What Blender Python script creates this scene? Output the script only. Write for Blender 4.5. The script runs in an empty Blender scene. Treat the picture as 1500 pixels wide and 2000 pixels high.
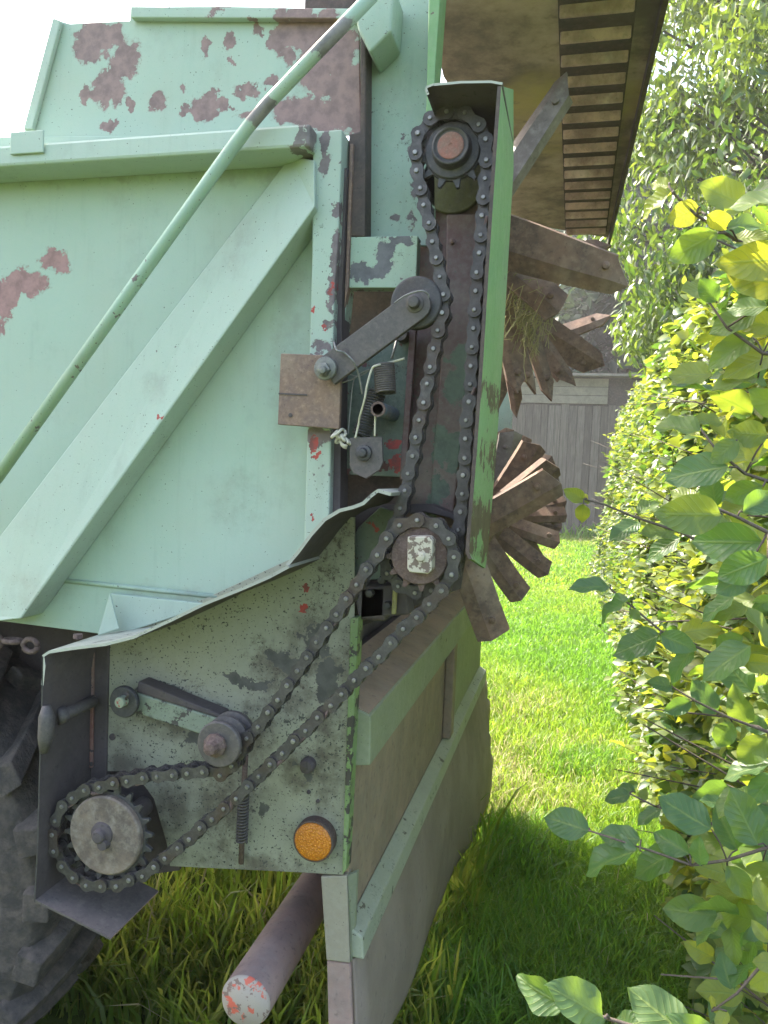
import bpy, bmesh, math, random
import numpy as np
from mathutils import Vector, Matrix, Euler

# ---------------------------------------------------------------- camera, sky, sun, exposure
scene = bpy.context.scene
COL = scene.collection
F = 1480.0                       # focal length in pixels of the 1500 x 2000 photograph
CAM = np.array([0.0, 0.0, 1.65])
_eY = np.array([370.0, -60.0, F]); _eY /= np.linalg.norm(_eY)
_eZ = np.cross(_eY, np.array([1, .044, 0])); _eZ /= np.linalg.norm(_eZ)
if _eZ[1] > 0: _eZ = -_eZ
_eX = np.cross(_eY, _eZ)
MW = np.array([_eX, _eY, _eZ])   # camera (right, down, forward) -> world
cam = bpy.data.cameras.new('camera'); camo = bpy.data.objects.new('camera', cam); COL.objects.link(camo)
cam.sensor_fit = 'VERTICAL'; cam.sensor_height = 24; cam.lens = 24 * F / 2000
cam.clip_start = .02; cam.clip_end = 500
r_, d_, f_ = MW[:, 0], MW[:, 1], MW[:, 2]
camo.matrix_world = Matrix(((r_[0], -d_[0], -f_[0], CAM[0]), (r_[1], -d_[1], -f_[1], CAM[1]), (r_[2], -d_[2], -f_[2], CAM[2]), (0, 0, 0, 1)))
scene.camera = camo
SUN_EL, SUN_AZ = math.radians(47), math.radians(-63)    # azimuth measured from +Y towards +X
w = bpy.data.worlds.new('World'); scene.world = w; w.use_nodes = True
_n = w.node_tree.nodes; _l = w.node_tree.links
sky = _n.new('ShaderNodeTexSky'); sky.sky_type = 'NISHITA'; sky.sun_disc = False
sky.sun_elevation = SUN_EL; sky.sun_rotation = SUN_AZ; sky.air_density = 1.3; sky.dust_density = 4.5; sky.ozone_density = .7
_n['Background'].inputs[1].default_value = .15
_l.new(sky.outputs[0], _n['Background'].inputs[0])
sl = bpy.data.lights.new('sun', 'SUN'); sl.energy = 3.1; sl.angle = math.radians(.6); sl.color = (1, .93, .8)
so = bpy.data.objects.new('sun', sl); COL.objects.link(so); so.location = (-8, 5, 10)
SD = Vector((math.sin(SUN_AZ) * math.cos(SUN_EL), math.cos(SUN_AZ) * math.cos(SUN_EL), math.sin(SUN_EL)))
so.rotation_euler = SD.to_track_quat('Z', 'Y').to_euler()
scene.view_settings.view_transform = 'Standard'; scene.view_settings.look = 'None'
scene.view_settings.exposure = 2.42; scene.view_settings.gamma = 1
scene.cycles.max_bounces = 8; scene.cycles.diffuse_bounces = 4; scene.cycles.transmission_bounces = 4; scene.cycles.transparent_max_bounces = 6
scene.cycles.use_denoising = True
scene.cycles.sample_clamp_indirect = 6

random.seed(5); RNG = np.random.default_rng(5)
S = 1.395                        # the machine's side sheet stands in the plane Y = S

# ---------------------------------------------------------------- measuring helpers
def ray(u, v): return MW @ (np.array([u - 750.0, v - 1000.0, F]) / F)
def px(u, v, d=0.0):             # photograph pixel -> the point on the plane Y = S + d
    r = ray(u, v); return CAM + r * ((S + d) / r[1])
def pY(u, v, Y): return px(u, v, Y - S)
def pX(u, v, X):
    r = ray(u, v); return CAM + r * (X / r[0])
def pZ(u, v, Z):
    r = ray(u, v); return CAM + r * ((Z - CAM[2]) / r[2])

# ---------------------------------------------------------------- mesh helpers
class MB:
    def __init__(s): s.v = []; s.f = []; s.m = []; s.s = []
    def add(s, verts, faces, mi=0, smooth=False):
        o = len(s.v); s.v += [tuple(map(float, p)) for p in verts]
        for f in faces: s.f.append(tuple(i + o for i in f)); s.m.append(mi); s.s.append(smooth)
    def prism(s, pts, off, mi=0):            # closed outline pts (3D) extruded by the vector off
        n = len(pts); off = np.array(off, float); pts = [np.array(p, float) for p in pts]
        s.add(pts + [p + off for p in pts], [tuple(range(n)), tuple(range(2 * n - 1, n - 1, -1))] + [(i, i + n, (i + 1) % n + n, (i + 1) % n) for i in range(n)], mi)
    def box(s, a, b, mi=0):
        x0, y0, z0 = a; x1, y1, z1 = b
        s.prism([(x0, y0, z0), (x1, y0, z0), (x1, y0, z1), (x0, y0, z1)], (0, y1 - y0, 0), mi)
    def obox(s, a, b, side, h, mi=0):        # bar from a to b, half-vectors side and h
        a, b, side, h = [np.array(q, float) for q in (a, b, side, h)]
        s.prism([a - side - h, a + side - h, a + side + h, a - side + h], b - a, mi)
    def tube(s, path, r, n=10, mi=0, cap=True, taper=None):
        P = [np.array(p, float) for p in path]; m = len(P); rings = []
        up = np.array([.13, .31, .94])
        for i, p in enumerate(P):
            t = P[min(i + 1, m - 1)] - P[max(i - 1, 0)]; t = t / (np.linalg.norm(t) + 1e-9)
            a = np.cross(t, up); 
            if np.linalg.norm(a) < .1: a = np.cross(t, (1, 0, 0))
            a /= np.linalg.norm(a); b = np.cross(t, a)
            rr = r if taper is None else r * (1 + (taper - 1) * i / (m - 1))
            if callable(r): rr = r(i / (m - 1))
            rings += [p + rr * (math.cos(2 * math.pi * k / n) * a + math.sin(2 * math.pi * k / n) * b) for k in range(n)]
        fs = [(i * n + k, i * n + (k + 1) % n, (i + 1) * n + (k + 1) % n, (i + 1) * n + k) for i in range(m - 1) for k in range(n)]
        if cap: fs += [tuple(range(n - 1, -1, -1)), tuple(range((m - 1) * n, m * n))]
        s.add(rings, fs, mi, True)
    def lathe(s, c, prof, n=40, mi=0, mis=None, smooth=False):   # turned about the Y axis through c; prof: (radius, y offset)
        c = np.array(c, float); vs = []
        for r, y in prof: vs += [c + np.array([r * math.cos(2 * math.pi * k / n), y, r * math.sin(2 * math.pi * k / n)]) for k in range(n)]
        m = len(prof); o = len(s.v)
        s.add(vs, [], mi)
        for i in range(m - 1):
            for k in range(n):
                s.f.append((o + i * n + k, o + i * n + (k + 1) % n, o + (i + 1) * n + (k + 1) % n, o + (i + 1) * n + k)); s.m.append(mis[i] if mis else mi); s.s.append(smooth)
        if prof[0][0] > 1e-6: s.f.append(tuple(o + k for k in range(n))[::-1]); s.m.append(mis[0] if mis else mi); s.s.append(False)
        if prof[-1][0] > 1e-6: s.f.append(tuple(o + (m - 1) * n + k for k in range(n))); s.m.append(mis[-1] if mis else mi); s.s.append(False)
    def build(s, name, mats, parent=None, bevel=0.0, loc=None):
        me = bpy.data.meshes.new(name); ob = bpy.data.objects.new(name, me); COL.objects.link(ob)
        o = np.array(ORG[parent]) if parent is not None else (np.array(loc) if loc is not None else np.zeros(3))
        me.from_pydata([tuple(np.array(p) - o) for p in s.v], [], s.f); me.validate()
        if len(me.polygons) == len(s.f):
            me.polygons.foreach_set('material_index', s.m); me.polygons.foreach_set('use_smooth', s.s)
        for m in (mats if isinstance(mats, (list, tuple)) else [mats]): me.materials.append(m)
        b = bmesh.new(); b.from_mesh(me); bmesh.ops.recalc_face_normals(b, faces=b.faces); b.to_mesh(me); b.free()
        if parent is not None: ob.parent = parent; ORG[ob] = ORG[parent]
        else: ob.location = o; ORG[ob] = tuple(o)
        if bevel > 0:
            md = ob.modifiers.new('edge', 'BEVEL'); md.width = bevel; md.segments = 2; md.limit_method = 'ANGLE'; md.angle_limit = math.radians(40); md.harden_normals = False
        return ob
ORG = {}
def thing(name, label, cat, loc, group=None):
    o = bpy.data.objects.new(name, None); COL.objects.link(o); o.location = loc; ORG[o] = tuple(loc); tag(o, label, cat, group); return o
def tag(o, label=None, cat=None, group=None, kind=None):
    if label: o['label'] = label
    if cat: o['category'] = cat
    if group: o['group'] = group
    if kind: o['kind'] = kind
    return o
def plate(name, pts, d, th, mat, parent, bevel=.0015, mi=0):   # flat sheet, outline in pixels on the plane Y=S+d, thickness th going back
    b = MB(); b.prism([px(u, v, d) for u, v in pts], (0, th, 0)); return b.build(name, mat, parent, bevel)

# ---------------------------------------------------------------- material helpers
class NT:
    def __init__(s, name):
        s.m = bpy.data.materials.new(name); s.m.use_nodes = True; s.t = s.m.node_tree; s.n = s.t.nodes; s.b = s.n['Principled BSDF']
        s.out = s.n['Material Output']; s.tc = s.n.new('ShaderNodeTexCoord'); s.co = s.tc.outputs['Object']
    def set(s, sock, val):
        if hasattr(val, 'is_output') or isinstance(val, bpy.types.NodeSocket): s.t.links.new(val, sock)
        elif isinstance(val, (tuple, list)) and len(val) == 3 and sock.type == 'RGBA': sock.default_value = (*val, 1)
        else: sock.default_value = val
    def math(s, op, a, b=0.0, clamp=False):
        n = s.n.new('ShaderNodeMath'); n.operation = op; n.use_clamp = clamp; s.set(n.inputs[0], a); s.set(n.inputs[1], b); return n.outputs[0]
    def mapped(s, scale=(1, 1, 1), loc=(0, 0, 0), rot=(0, 0, 0), co=None):
        n = s.n.new('ShaderNodeMapping'); s.t.links.new(co or s.co, n.inputs[0]); n.inputs['Scale'].default_value = scale; n.inputs['Location'].default_value = loc; n.inputs['Rotation'].default_value = rot; return n.outputs[0]
    def noise(s, scale, detail=4, rough=.55, co=None, dist=0.0):
        n = s.n.new('ShaderNodeTexNoise'); s.t.links.new(co or s.co, n.inputs['Vector']); n.inputs['Scale'].default_value = scale; n.inputs['Detail'].default_value = detail; n.inputs['Roughness'].default_value = rough; n.inputs['Distortion'].default_value = dist; return n.outputs[0]
    def step(s, x, a, b):                    # smooth 0..1 as x goes a..b
        n = s.n.new('ShaderNodeMapRange'); n.interpolation_type = 'SMOOTHSTEP'; s.set(n.inputs[0], x); n.inputs[1].default_value = a; n.inputs[2].default_value = b; return n.outputs[0]
    def mix(s, f, a, b, mode='MIX'):
        n = s.n.new('ShaderNodeMix'); n.data_type = 'RGBA'; n.blend_type = mode; s.set(n.inputs[0], f); s.set(n.inputs[6], a); s.set(n.inputs[7], b); return n.outputs[2]
    def sep(s, co=None):
        n = s.n.new('ShaderNodeSeparateXYZ'); s.t.links.new(co or s.co, n.inputs[0]); return n.outputs
    def attr(s, name):
        n = s.n.new('ShaderNodeAttribute'); n.attribute_name = name; return n
    def bump(s, h, strength=.3, dist=.002):
        n = s.n.new('ShaderNodeBump'); n.inputs['Strength'].default_value = strength; n.inputs['Distance'].default_value = dist; s.set(n.inputs['Height'], h); s.t.links.new(n.outputs[0], s.b.inputs['Normal'])
    def fin(s, col, rough=.6, metal=0.0, spec=None):
        s.set(s.b.inputs['Base Color'], col); s.set(s.b.inputs['Roughness'], rough); s.set(s.b.inputs['Metallic'], metal)
        if spec is not None: s.b.inputs['Specular IOR Level'].default_value = spec
        return s.m
ROOT = (-.6, S + 1.0, 0.0)       # the spreader's base point
def spots(t, lst, wob=.9, soft=False, ring=False):        # soft 0..1 mask made of ellipses: (u, v, ru, rv, d) in photo pixels on the plane S+d, edges broken up by noise
    def warp(sc, amp):
        n = t.n.new('ShaderNodeTexNoise'); t.t.links.new(t.co, n.inputs['Vector']); n.inputs['Scale'].default_value = sc; n.inputs['Detail'].default_value = 4; n.inputs['Roughness'].default_value = .65
        s_ = t.sep(n.outputs['Color']); return [t.math('MULTIPLY', t.math('SUBTRACT', q, .5), amp) for q in (s_[0], s_[2])]
    x, y, z = t.sep(); res = None; w1 = warp(16, .075 * wob); w2 = warp(55, .04 * wob)
    x = t.math('ADD', t.math('ADD', x, w1[0]), w2[0]); z = t.math('ADD', t.math('ADD', z, w1[1]), w2[1])
    for (u, v, ru, rv, *dd) in lst:
        d = dd[0] if dd else 0.0; p = px(u, v, d); k = (S + d) / F * 1.02
        a = t.math('MULTIPLY', t.math('SUBTRACT', x, float(p[0] - ROOT[0])), 1 / (ru * k)); b = t.math('MULTIPLY', t.math('SUBTRACT', z, float(p[2] - ROOT[2])), 1 / (rv * k))
        q = t.math('SUBTRACT', 1.0, t.math('ADD', t.math('MULTIPLY', a, a), t.math('MULTIPLY', b, b)))
        q = t.math('MAXIMUM', q, -2.5)
        res = q if res is None else t.math('MAXIMUM', res, q)
    nz = t.noise(36, 7, .68); n2 = t.noise(13, 3, .5)
    w_ = t.math('ADD', t.math('MULTIPLY', t.math('SUBTRACT', nz, .5), 2.6 * wob), t.math('MULTIPLY', t.math('SUBTRACT', n2, .5), 2.6 * wob))
    q = t.math('ADD', res, w_)
    if soft: return t.step(q, -1.6, 1.4)
    return (t.step(q, .28, .36), t.step(q, .02, .30)) if ring else t.step(q, .28, .36)
def paint(name, base, base2=None, bare=(.13, .105, .1), chip=.70, chipscale=60, red=None, lst=None, lstcol=(.16, .125, .125), redlst=None, grime=0.0, grimecol=(.05, .048, .04), grimescale=14, rough=.5, fine=.64, wob=.9, soft=None, softcol=(.06, .055, .045), softamt=.8):
    t = NT(name)
    big = t.noise(2.2, 3, .5); c = t.mix(t.step(big, .35, .7), base, base2 or tuple(x * .88 for x in base))
    streak = t.noise(9, 4, .6, t.mapped((6, 6, .5))); c = t.mix(t.math('MULTIPLY', t.step(streak, .52, .8), .24), c, tuple(x * .6 for x in base))
    dustn = t.noise(75, 5, .7); c = t.mix(t.math('MULTIPLY', t.step(dustn, .35, .75), .16), c, (.42, .42, .36))
    if grime > 0:
        g = t.math('ADD', t.math('MULTIPLY', t.noise(grimescale, 7, .72), .7), t.math('MULTIPLY', t.noise(grimescale * 9, 3, .7), .3))
        c = t.mix(t.math('MULTIPLY', t.step(g, .60 - grime * .25, .74 - grime * .2), .8), c, grimecol); g4 = t.math('ADD', t.noise(grimescale * 14, 3, .75), t.math('MULTIPLY', t.math('SUBTRACT', g, .5), 1.1)); c = t.mix(t.step(g4, .715 - grime * .2, .80 - grime * .2), c, tuple(x * .7 for x in grimecol))
        g2 = t.noise(grimescale * .35, 5, .6); c = t.mix(t.math('MULTIPLY', t.step(g2, .4, .75), .5 * min(1, grime * 2)), c, tuple(.5 * a + .5 * b for a, b in zip(grimecol, base)))
    if soft:
        sm = t.math('MULTIPLY', spots(t, soft, 1.0, soft=True), t.step(t.math('ADD', t.noise(26, 7, .75), t.math('MULTIPLY', t.noise(8, 3, .5), .6)), .55, .95)); c = t.mix(t.math('MULTIPLY', sm, softamt), c, softcol)
    yel = t.noise(3.1, 4, .6, t.mapped(loc=(4, 2, 7))); c = t.mix(t.math('MULTIPLY', t.step(yel, .45, .75), .32), c, (.34, .33, .24))
    smg = t.noise(6.5, 6, .7, t.mapped((1, 1, .7), (1, 5, 2))); c = t.mix(t.math('MULTIPLY', t.step(smg, .52, .74), .30), c, (.17, .18, .14))
    ch = t.noise(chipscale, 5, .6); loc_ = t.noise(5, 2, .5)
    cm = t.step(t.math('ADD', ch, t.math('MULTIPLY', t.math('SUBTRACT', loc_, .5), .35)), chip, chip + .015)
    c = t.mix(cm, c, bare)
    pin = t.noise(210, 2, .5); c = t.mix(t.step(pin, fine + .06, fine + .1), c, tuple(x * .6 for x in bare))
    h = t.math('MULTIPLY', cm, -1.0)
    if lst:
        m, rg = spots(t, lst, wob, ring=True); c = t.mix(t.math('MULTIPLY', rg, .38), c, (.20, .17, .14)); c = t.mix(m, c, t.mix(t.step(t.noise(40, 5, .65), .35, .7), lstcol, tuple(x * .62 for x in lstcol))); h = t.math('SUBTRACT', h, m)
    if redlst:
        m = spots(t, redlst, .8); c = t.mix(m, c, t.mix(t.step(t.noise(55, 4, .6), .4, .65), (.36, .045, .035), (.16, .045, .04)))
    t.bump(t.math('ADD', t.math('ADD', h, t.math('MULTIPLY', t.noise(160, 4, .6), .5)), t.math('MULTIPLY', t.noise(4.5, 2, .5), 9.0)), .4, .0012)
    return t.fin(c, t.math('ADD', rough, t.math('MULTIPLY', t.noise(30, 3), .2)))
def rusty(name, a, b, c3=None, scale=30, rough=.8, metal=.0, bumpd=.0015, dust=.12, dustcol=(.3, .26, .22)):
    t = NT(name); c = t.mix(t.step(t.noise(scale, 7, .68), .34, .66), a, b)
    if c3: c = t.mix(t.step(t.noise(scale * .4, 5, .6, t.mapped(loc=(3, 1, 2))), .52, .7), c, c3)
    c = t.mix(t.math('MULTIPLY', t.step(t.noise(scale * 4.5, 4, .7), .42, .8), dust * 2), c, dustcol)
    c = t.mix(t.math('MULTIPLY', t.step(t.noise(scale * 8, 2, .6), .6, .75), .5), c, tuple(x * .4 for x in a))
    t.bump(t.noise(scale * 4, 6, .7), .55, bumpd); return t.fin(c, rough, metal)
# ---------------------------------------------------------------- the spreader's paints and metals
MINT = (.305, .405, .325); MINT2 = (.33, .42, .345)
M = {}
M['mint_wall'] = paint('mint_wall_paint', MINT, MINT2, chip=.80, lst=[(105, 515, 48, 34), (55, 552, 62, 36), (5, 585, 45, 50), (-30, 640, 60, 40)], lstcol=(.33, .175, .165),
                       soft=[(420, 1180, 190, 26), (300, 860, 26, 40), (100, 1150, 60, 30), (580, 330, 200, 22), (560, 700, 30, 200), (470, 980, 60, 50), (330, 330, 330, 16)], softcol=(.16, .16, .13), softamt=.4)
M['mint_board'] = paint('mint_top_board_paint', MINT, MINT2, chip=.775, lst=[(190, 75, 75, 52), (235, 120, 45, 70), (215, 170, 52, 42), (165, 190, 12, 28), (205, 240, 24, 16), (308, 195, 26, 28), (360, 168, 16, 16),
                        (395, 208, 44, 32), (435, 205, 20, 24), (398, 90, 12, 34), (442, 78, 12, 26), (450, 120, 8, 8), (480, 175, 26, 18), (530, 165, 30, 12), (478, 222, 26, 14), (508, 196, 12, 12), (545, 70, 26, 50),
                        (360, 215, 14, 20), (410, 190, 14, 14), (455, 215, 8, 8), (250, 200, 10, 20), (590, 60, 42, 60), (640, 110, 80, 90), (680, 190, 90, 95), (600, 215, 80, 42), (560, 105, 18, 22), (500, 52, 18, 12), (425, 22, 26, 18)], lstcol=(.245, .155, .14), wob=.85)
M['mint_brace'] = paint('mint_brace_paint', (.335, .415, .345), MINT2, chip=.76, redlst=[(305, 808, 7, 5, -.07)], soft=[(330, 760, 30, 30), (90, 1150, 60, 40), (480, 480, 40, 60)], softcol=(.18, .17, .14), softamt=.35)
M['mint_rail'] = paint('mint_rail_paint', (.35, .43, .36), MINT2, chip=.76, lst=[(640, 270, 26, 70), (485, 240, 30, 14), (70, 285, 30, 16), (612, 320, 10, 50), (600, 250, 20, 12)], lstcol=(.17, .14, .13), redlst=[(580, 274, 12, 7), (638, 258, 14, 16)])
M['mint_post'] = paint('mint_post_paint', (.32, .40, .33), MINT2, chip=.68, chipscale=75, lst=[(630, 295, 14, 60, -.05), (655, 410, 10, 14, -.05), (660, 500, 10, 70, -.05), (632, 674, 36, 20, -.05), (640, 625, 16, 12, -.05), (650, 560, 9, 60, -.05), (620, 850, 40, 22, -.05)],
                       redlst=[(648, 562, 4, 12, -.05), (612, 600, 4, 10, -.05), (612, 865, 12, 16, -.05), (620, 885, 6, 6, -.05), (609, 1016, 5, 5, -.05), (630, 630, 9, 5, -.05)], grime=.10)
M['mint_tower'] = paint('mint_tower_paint', (.25, .345, .275), (.235, .325, .26), chip=.735, lst=[(772, 415, 14, 12), (800, 420, 12, 30), (812, 330, 10, 60), (775, 258, 8, 6), (800, 275, 14, 16)], grime=.12, lstcol=(.12, .10, .10))
M['mint_chipped'] = paint('mint_chipped_paint', (.285, .385, .295), (.265, .365, .275), chip=.60, chipscale=34, lst=[(700, 535, 26, 24), (745, 530, 40, 16), (790, 470, 40, 12), (760, 500, 20, 30)], grime=.22, lstcol=(.12, .115, .12))
M['lower_panel'] = paint('mossy_lower_panel_paint', (.275, .27, .20), (.235, .24, .18), bare=(.06, .06, .05), chip=.66, chipscale=85, grime=.36, grimecol=(.095, .078, .055), grimescale=9,
                         lst=[(480, 1330, 60, 12), (560, 1290, 50, 24), (620, 1250, 40, 30), (400, 1440, 60, 14), (640, 1340, 34, 60), (600, 1500, 30, 26), (430, 1470, 30, 70), (520, 1580, 16, 14), (480, 1420, 14, 40), (310, 1335, 60, 10)],
                         lstcol=(.095, .09, .08), redlst=[(598, 1186, 10, 12), (606, 1150, 6, 10)], rough=.6, fine=.58, soft=[(560, 1330, 70, 60), (450, 1500, 90, 60), (620, 1290, 60, 90), (340, 1400, 110, 40), (430, 1560, 50, 90), (330, 1600, 60, 80), (590, 1500, 50, 40), (640, 1500, 24, 180), (500, 1690, 160, 22), (240, 1480, 50, 60), (500, 1420, 40, 50)], softcol=(.07, .052, .038), softamt=.9)
M['dark_green'] = paint('dirty_dark_green_paint', (.085, .125, .095), (.07, .10, .08), bare=(.10, .035, .032), chip=.63, chipscale=22, grime=.34, grimecol=(.03, .03, .03), redlst=[(768, 910, 26, 24), (728, 1030, 9, 9), (775, 1000, 5, 40), (765, 870, 20, 14)])
M['maroon'] = paint('maroon_primer', (.115, .05, .05), (.09, .04, .042), bare=(.13, .17, .12), chip=.64, chipscale=13, lst=[(885, 760, 40, 45), (880, 880, 26, 40), (850, 950, 26, 26), (905, 690, 40, 30), (835, 990, 30, 40), (850, 860, 20, 60), (905, 940, 14, 16)], lstcol=(.12, .155, .11), grime=.12, grimecol=(.035, .03, .03), fine=.6)
M['red_strip'] = paint('old_red_primer', (.15, .045, .042), (.09, .04, .04), bare=(.04, .035, .035), chip=.6, grime=.25, redlst=[(596, 1165, 8, 14), (604, 1190, 10, 8), (612, 1140, 12, 20)])
M['guard_green'] = paint('fresh_green_guard_paint', (.15, .285, .11), (.16, .30, .125), bare=(.11, .075, .055), chip=.70, chipscale=40, lst=[(942, 1000, 8, 40, 0), (950, 1040, 10, 60, 0), (925, 1075, 14, 22, 0), (960, 900, 6, 40, 0), (968, 780, 7, 26, 0)], lstcol=(.10, .07, .05), wob=.8)
M['tail_green'] = paint('faded_green_tailboard_paint', (.205, .225, .14), (.18, .19, .13), bare=(.07, .06, .05), chip=.72, chipscale=26, grime=.15, grimecol=(.10, .09, .07))
M['tail_brown'] = rusty('mud_brown_tailboard', (.29, .205, .145), (.20, .148, .105), (.30, .20, .15), 7, dust=.2, dustcol=(.24, .22, .17))
M['ledge'] = paint('pale_ledge_paint', (.30, .31, .24), (.25, .27, .20), bare=(.09, .08, .06), chip=.64, chipscale=30, grime=.16)
M['flap'] = rusty('grey_rubber_flap', (.20, .155, .13), (.26, .205, .175), (.165, .125, .10), 5, dust=.2, dustcol=(.2, .18, .15))
M['white_post'] = paint('chalky_white_paint', (.29, .25, .19), (.235, .205, .16), bare=(.22, .17, .13), chip=.69, grime=.1, grimecol=(.25, .2, .16))
M['guard_top'] = paint('weathered_pale_sheet', (.36, .365, .31), (.29, .29, .25), bare=(.12, .11, .10), chip=.64, chipscale=30, grime=.24)
M['grime'] = rusty('black_grease_and_shade', (.056, .044, .045), (.078, .061, .062), (.088, .065, .06), 12, dust=.14, dustcol=(.13, .12, .11))  # greasy dirt; also the painted shade of gaps and undersides
M['dark_steel'] = rusty('dark_oily_steel', (.045, .043, .046), (.066, .062, .063), (.055, .043, .04), 40, rough=.55, metal=.35, dust=.2, dustcol=(.16, .14, .13))
M['chain'] = rusty('greasy_chain_steel', (.042, .036, .035), (.068, .060, .059), (.062, .040, .031), 22, rough=.5, metal=.3, dust=.2, dustcol=(.17, .155, .15))
M['pin'] = rusty('bright_pin_steel', (.27, .26, .25), (.15, .14, .135), None, 60, rough=.4, metal=.6, dust=.1)
M['arm'] = rusty('brown_grey_arm_steel', (.10, .085, .08), (.075, .066, .065), (.12, .095, .085), 26, rough=.65, metal=.25, dust=.2, dustcol=(.2, .17, .15))
M['rust_plate'] = rusty('rusty_square_plate', (.20, .125, .09), (.15, .10, .085), (.24, .17, .125), 24, rough=.75, metal=.1, dust=.3, dustcol=(.36, .25, .18))
M['paddle'] = rusty('rusty_paddle_steel', (.19, .112, .076), (.085, .058, .046), (.27, .195, .145), 12, rough=.8, dust=.22, dustcol=(.36, .25, .17))
M['paddle_grey'] = rusty('grey_worn_sunlit_paddle_steel', (.20, .17, .16), (.12, .10, .09), (.30, .28, .265), 11, rough=.6, metal=.2, dust=.25, dustcol=(.33, .3, .28))
M['hood'] = rusty('stained_hood_sheet', (.42, .33, .25), (.12, .092, .075), (.36, .30, .11), 4.2, rough=.75, dust=.15, dustcol=(.2, .17, .12))
M['rib'] = rusty('rust_pink_rib', (.55, .37, .36), (.26, .17, .17), (.66, .52, .52), 16, rough=.7, dust=.3, dustcol=(.34, .28, .25))
M['disc'] = rusty('dusty_sprocket_disc', (.19, .14, .105), (.085, .065, .054), (.23, .165, .115), 11, rough=.75, dust=.3, dustcol=(.30, .26, .22))
M['hub_rust'] = rusty('rust_crusted_hub', (.12, .072, .06), (.08, .052, .045), (.15, .10, .09), 40, rough=.85, bumpd=.004, dust=.3, dustcol=(.24, .18, .16))
M['cream'] = rusty('flaking_cream_paint', (.58, .55, .49), (.50, .47, .42), None, 60, rough=.6, dust=.0); 
_t = NT('flaking_cream_paint'); _c = _t.mix(_t.step(_t.noise(70, 6, .65), .50, .54), (.43, .385, .31), (.14, .10, .08)); M['cream'] = _t.fin(_c, .65)
M['wood_cream'] = rusty('cream_twine', (.5, .47, .38), (.4, .37, .28), None, 200, dust=.05)
_t = NT('painted_pipe_end'); _x = _t.noise(32, 5, .6); _c = _t.mix(_t.step(_x, .56, .60), (.36, .30, .26), (.55, .12, .08)); _c = _t.mix(_t.step(_t.noise(60, 5, .6), .56, .6), _c, (.2, .13, .11)); M['pipe_end'] = _t.fin(_c, .7)
M['pipe'] = rusty('faded_pink_brown_pipe', (.32, .21, .185), (.22, .155, .14), (.36, .25, .22), 9, dust=.2, dustcol=(.3, .25, .23))
_t = NT('amber_reflector_lens'); _v = _t.n.new('ShaderNodeTexVoronoi'); _t.t.links.new(_t.co, _v.inputs['Vector']); _v.inputs['Scale'].default_value = 260
_c = _t.mix(_t.step(_v.outputs['Distance'], .1, .6), (.66, .25, .025), (.46, .14, .01)); _c = _t.mix(_t.math('MULTIPLY', _t.step(_t.noise(24, 5, .65), .5, .75), .6), _c, (.22, .12, .05)); _t.bump(_v.outputs['Distance'], .8, .002); M['amber'] = _t.fin(_c, .28)
_t = NT('tyre_rubber'); _c = _t.mix(_t.step(_t.noise(22, 7, .7), .35, .75), (.042, .036, .034), (.12, .096, .082)); _t.bump(_t.math('ADD', _t.noise(60, 6, .75), _t.math('MULTIPLY', _t.noise(14, 4, .6), 2.5)), .8, .008); M['tyre'] = _t.fin(_c, .85)
M['rim'] = rusty('dull_rim_paint', (.25, .22, .16), (.2, .15, .1), None, 12)
M['black_edge'] = rusty('dark_brown_edge', (.075, .05, .042), (.05, .04, .036), (.09, .07, .06), 18, dust=.15, dustcol=(.2, .15, .13))
M['wire'] = rusty('grey_wire', (.25, .25, .24), (.18, .17, .16), None, 200, rough=.5, metal=.5)
M['hay'] = rusty('dry_hay', (.30, .27, .11), (.24, .21, .09), None, 90, dust=.1)
M['blue_pipe'] = rusty('blue_grey_stub_paint', (.10, .15, .19), (.07, .10, .12), (.12, .10, .09), 40, dust=.2)

# ---------------------------------------------------------------- the spreader
SP = thing('manure_spreader', 'old mint green manure spreader with exposed roller chains and rusty rear beater paddles', 'farm machine', ROOT)
def zof(u, v, d=0.0): return px(u, v, d)[2]
def xof(u, v, d=0.0): return px(u, v, d)[0]
XL = -4.2; YF = S + 2.2

# side wall sheet and the far side / floor of the box
plate('side_wall', [(-1900, 480), (-1900, 1035), (0, 1213), (210, 1240), (400, 1230), (630, 1205), (636, 262), (-400, 270)], 0, .008, M['mint_wall'], SP)
b = MB(); b.box((XL, YF - .01, 1.29), (xof(600, 240), YF, 2.5)); b.build('far_side_wall', M['mint_wall'], SP)
b = MB(); b.box((XL, S + .012, 1.295), (xof(600, 1100), YF - .012, 1.32)); b.build('floor', M['grime'], SP)
b = MB(); b.box((xof(560, 1100), S + .03, 1.20), (xof(560, 1100) + .02, YF - .02, 2.0)); b.build('sun_block_gate', M['grime'], SP)  # unseen gate plate added to keep the sun off the tailboard lip
b = MB(); b.box((XL, S + .012, 1.26), (XL + .02, YF - .012, 2.5)); b.build('front_wall', M['mint_wall'], SP)
b = MB()
for yy in (S + .36, S + 1.6): b.box((XL - 1.4, yy, 1.02), (xof(560, 1400), yy + .09, 1.225))
b.build('chassis_beam', M['grime'], SP, .004)
b = MB(); b.box((-1.36, S + .3, .9), (-1.05, S + 1.95, 1.015)); b.build('cross_member', M['grime'], SP, .004)

# top rail: hollow bar proud of the sheet, with a lip at its foot
zt, zb = zof(300, 262, -.085), zof(300, 306, -.085)
b = MB(); b.box((XL, S - .085, zb), (xof(606, 250, -.085), S - .001, zt)); b.build('top_rail', M['mint_rail'], SP, .006)
b = MB(); b.box((xof(20, 280, -.09), S - .091, zof(50, 300, -.09)), (xof(85, 280, -.09), S - .0865, zof(50, 256, -.09))); b.build('rail_clamp', M['mint_rail'], SP, .002)
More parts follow.
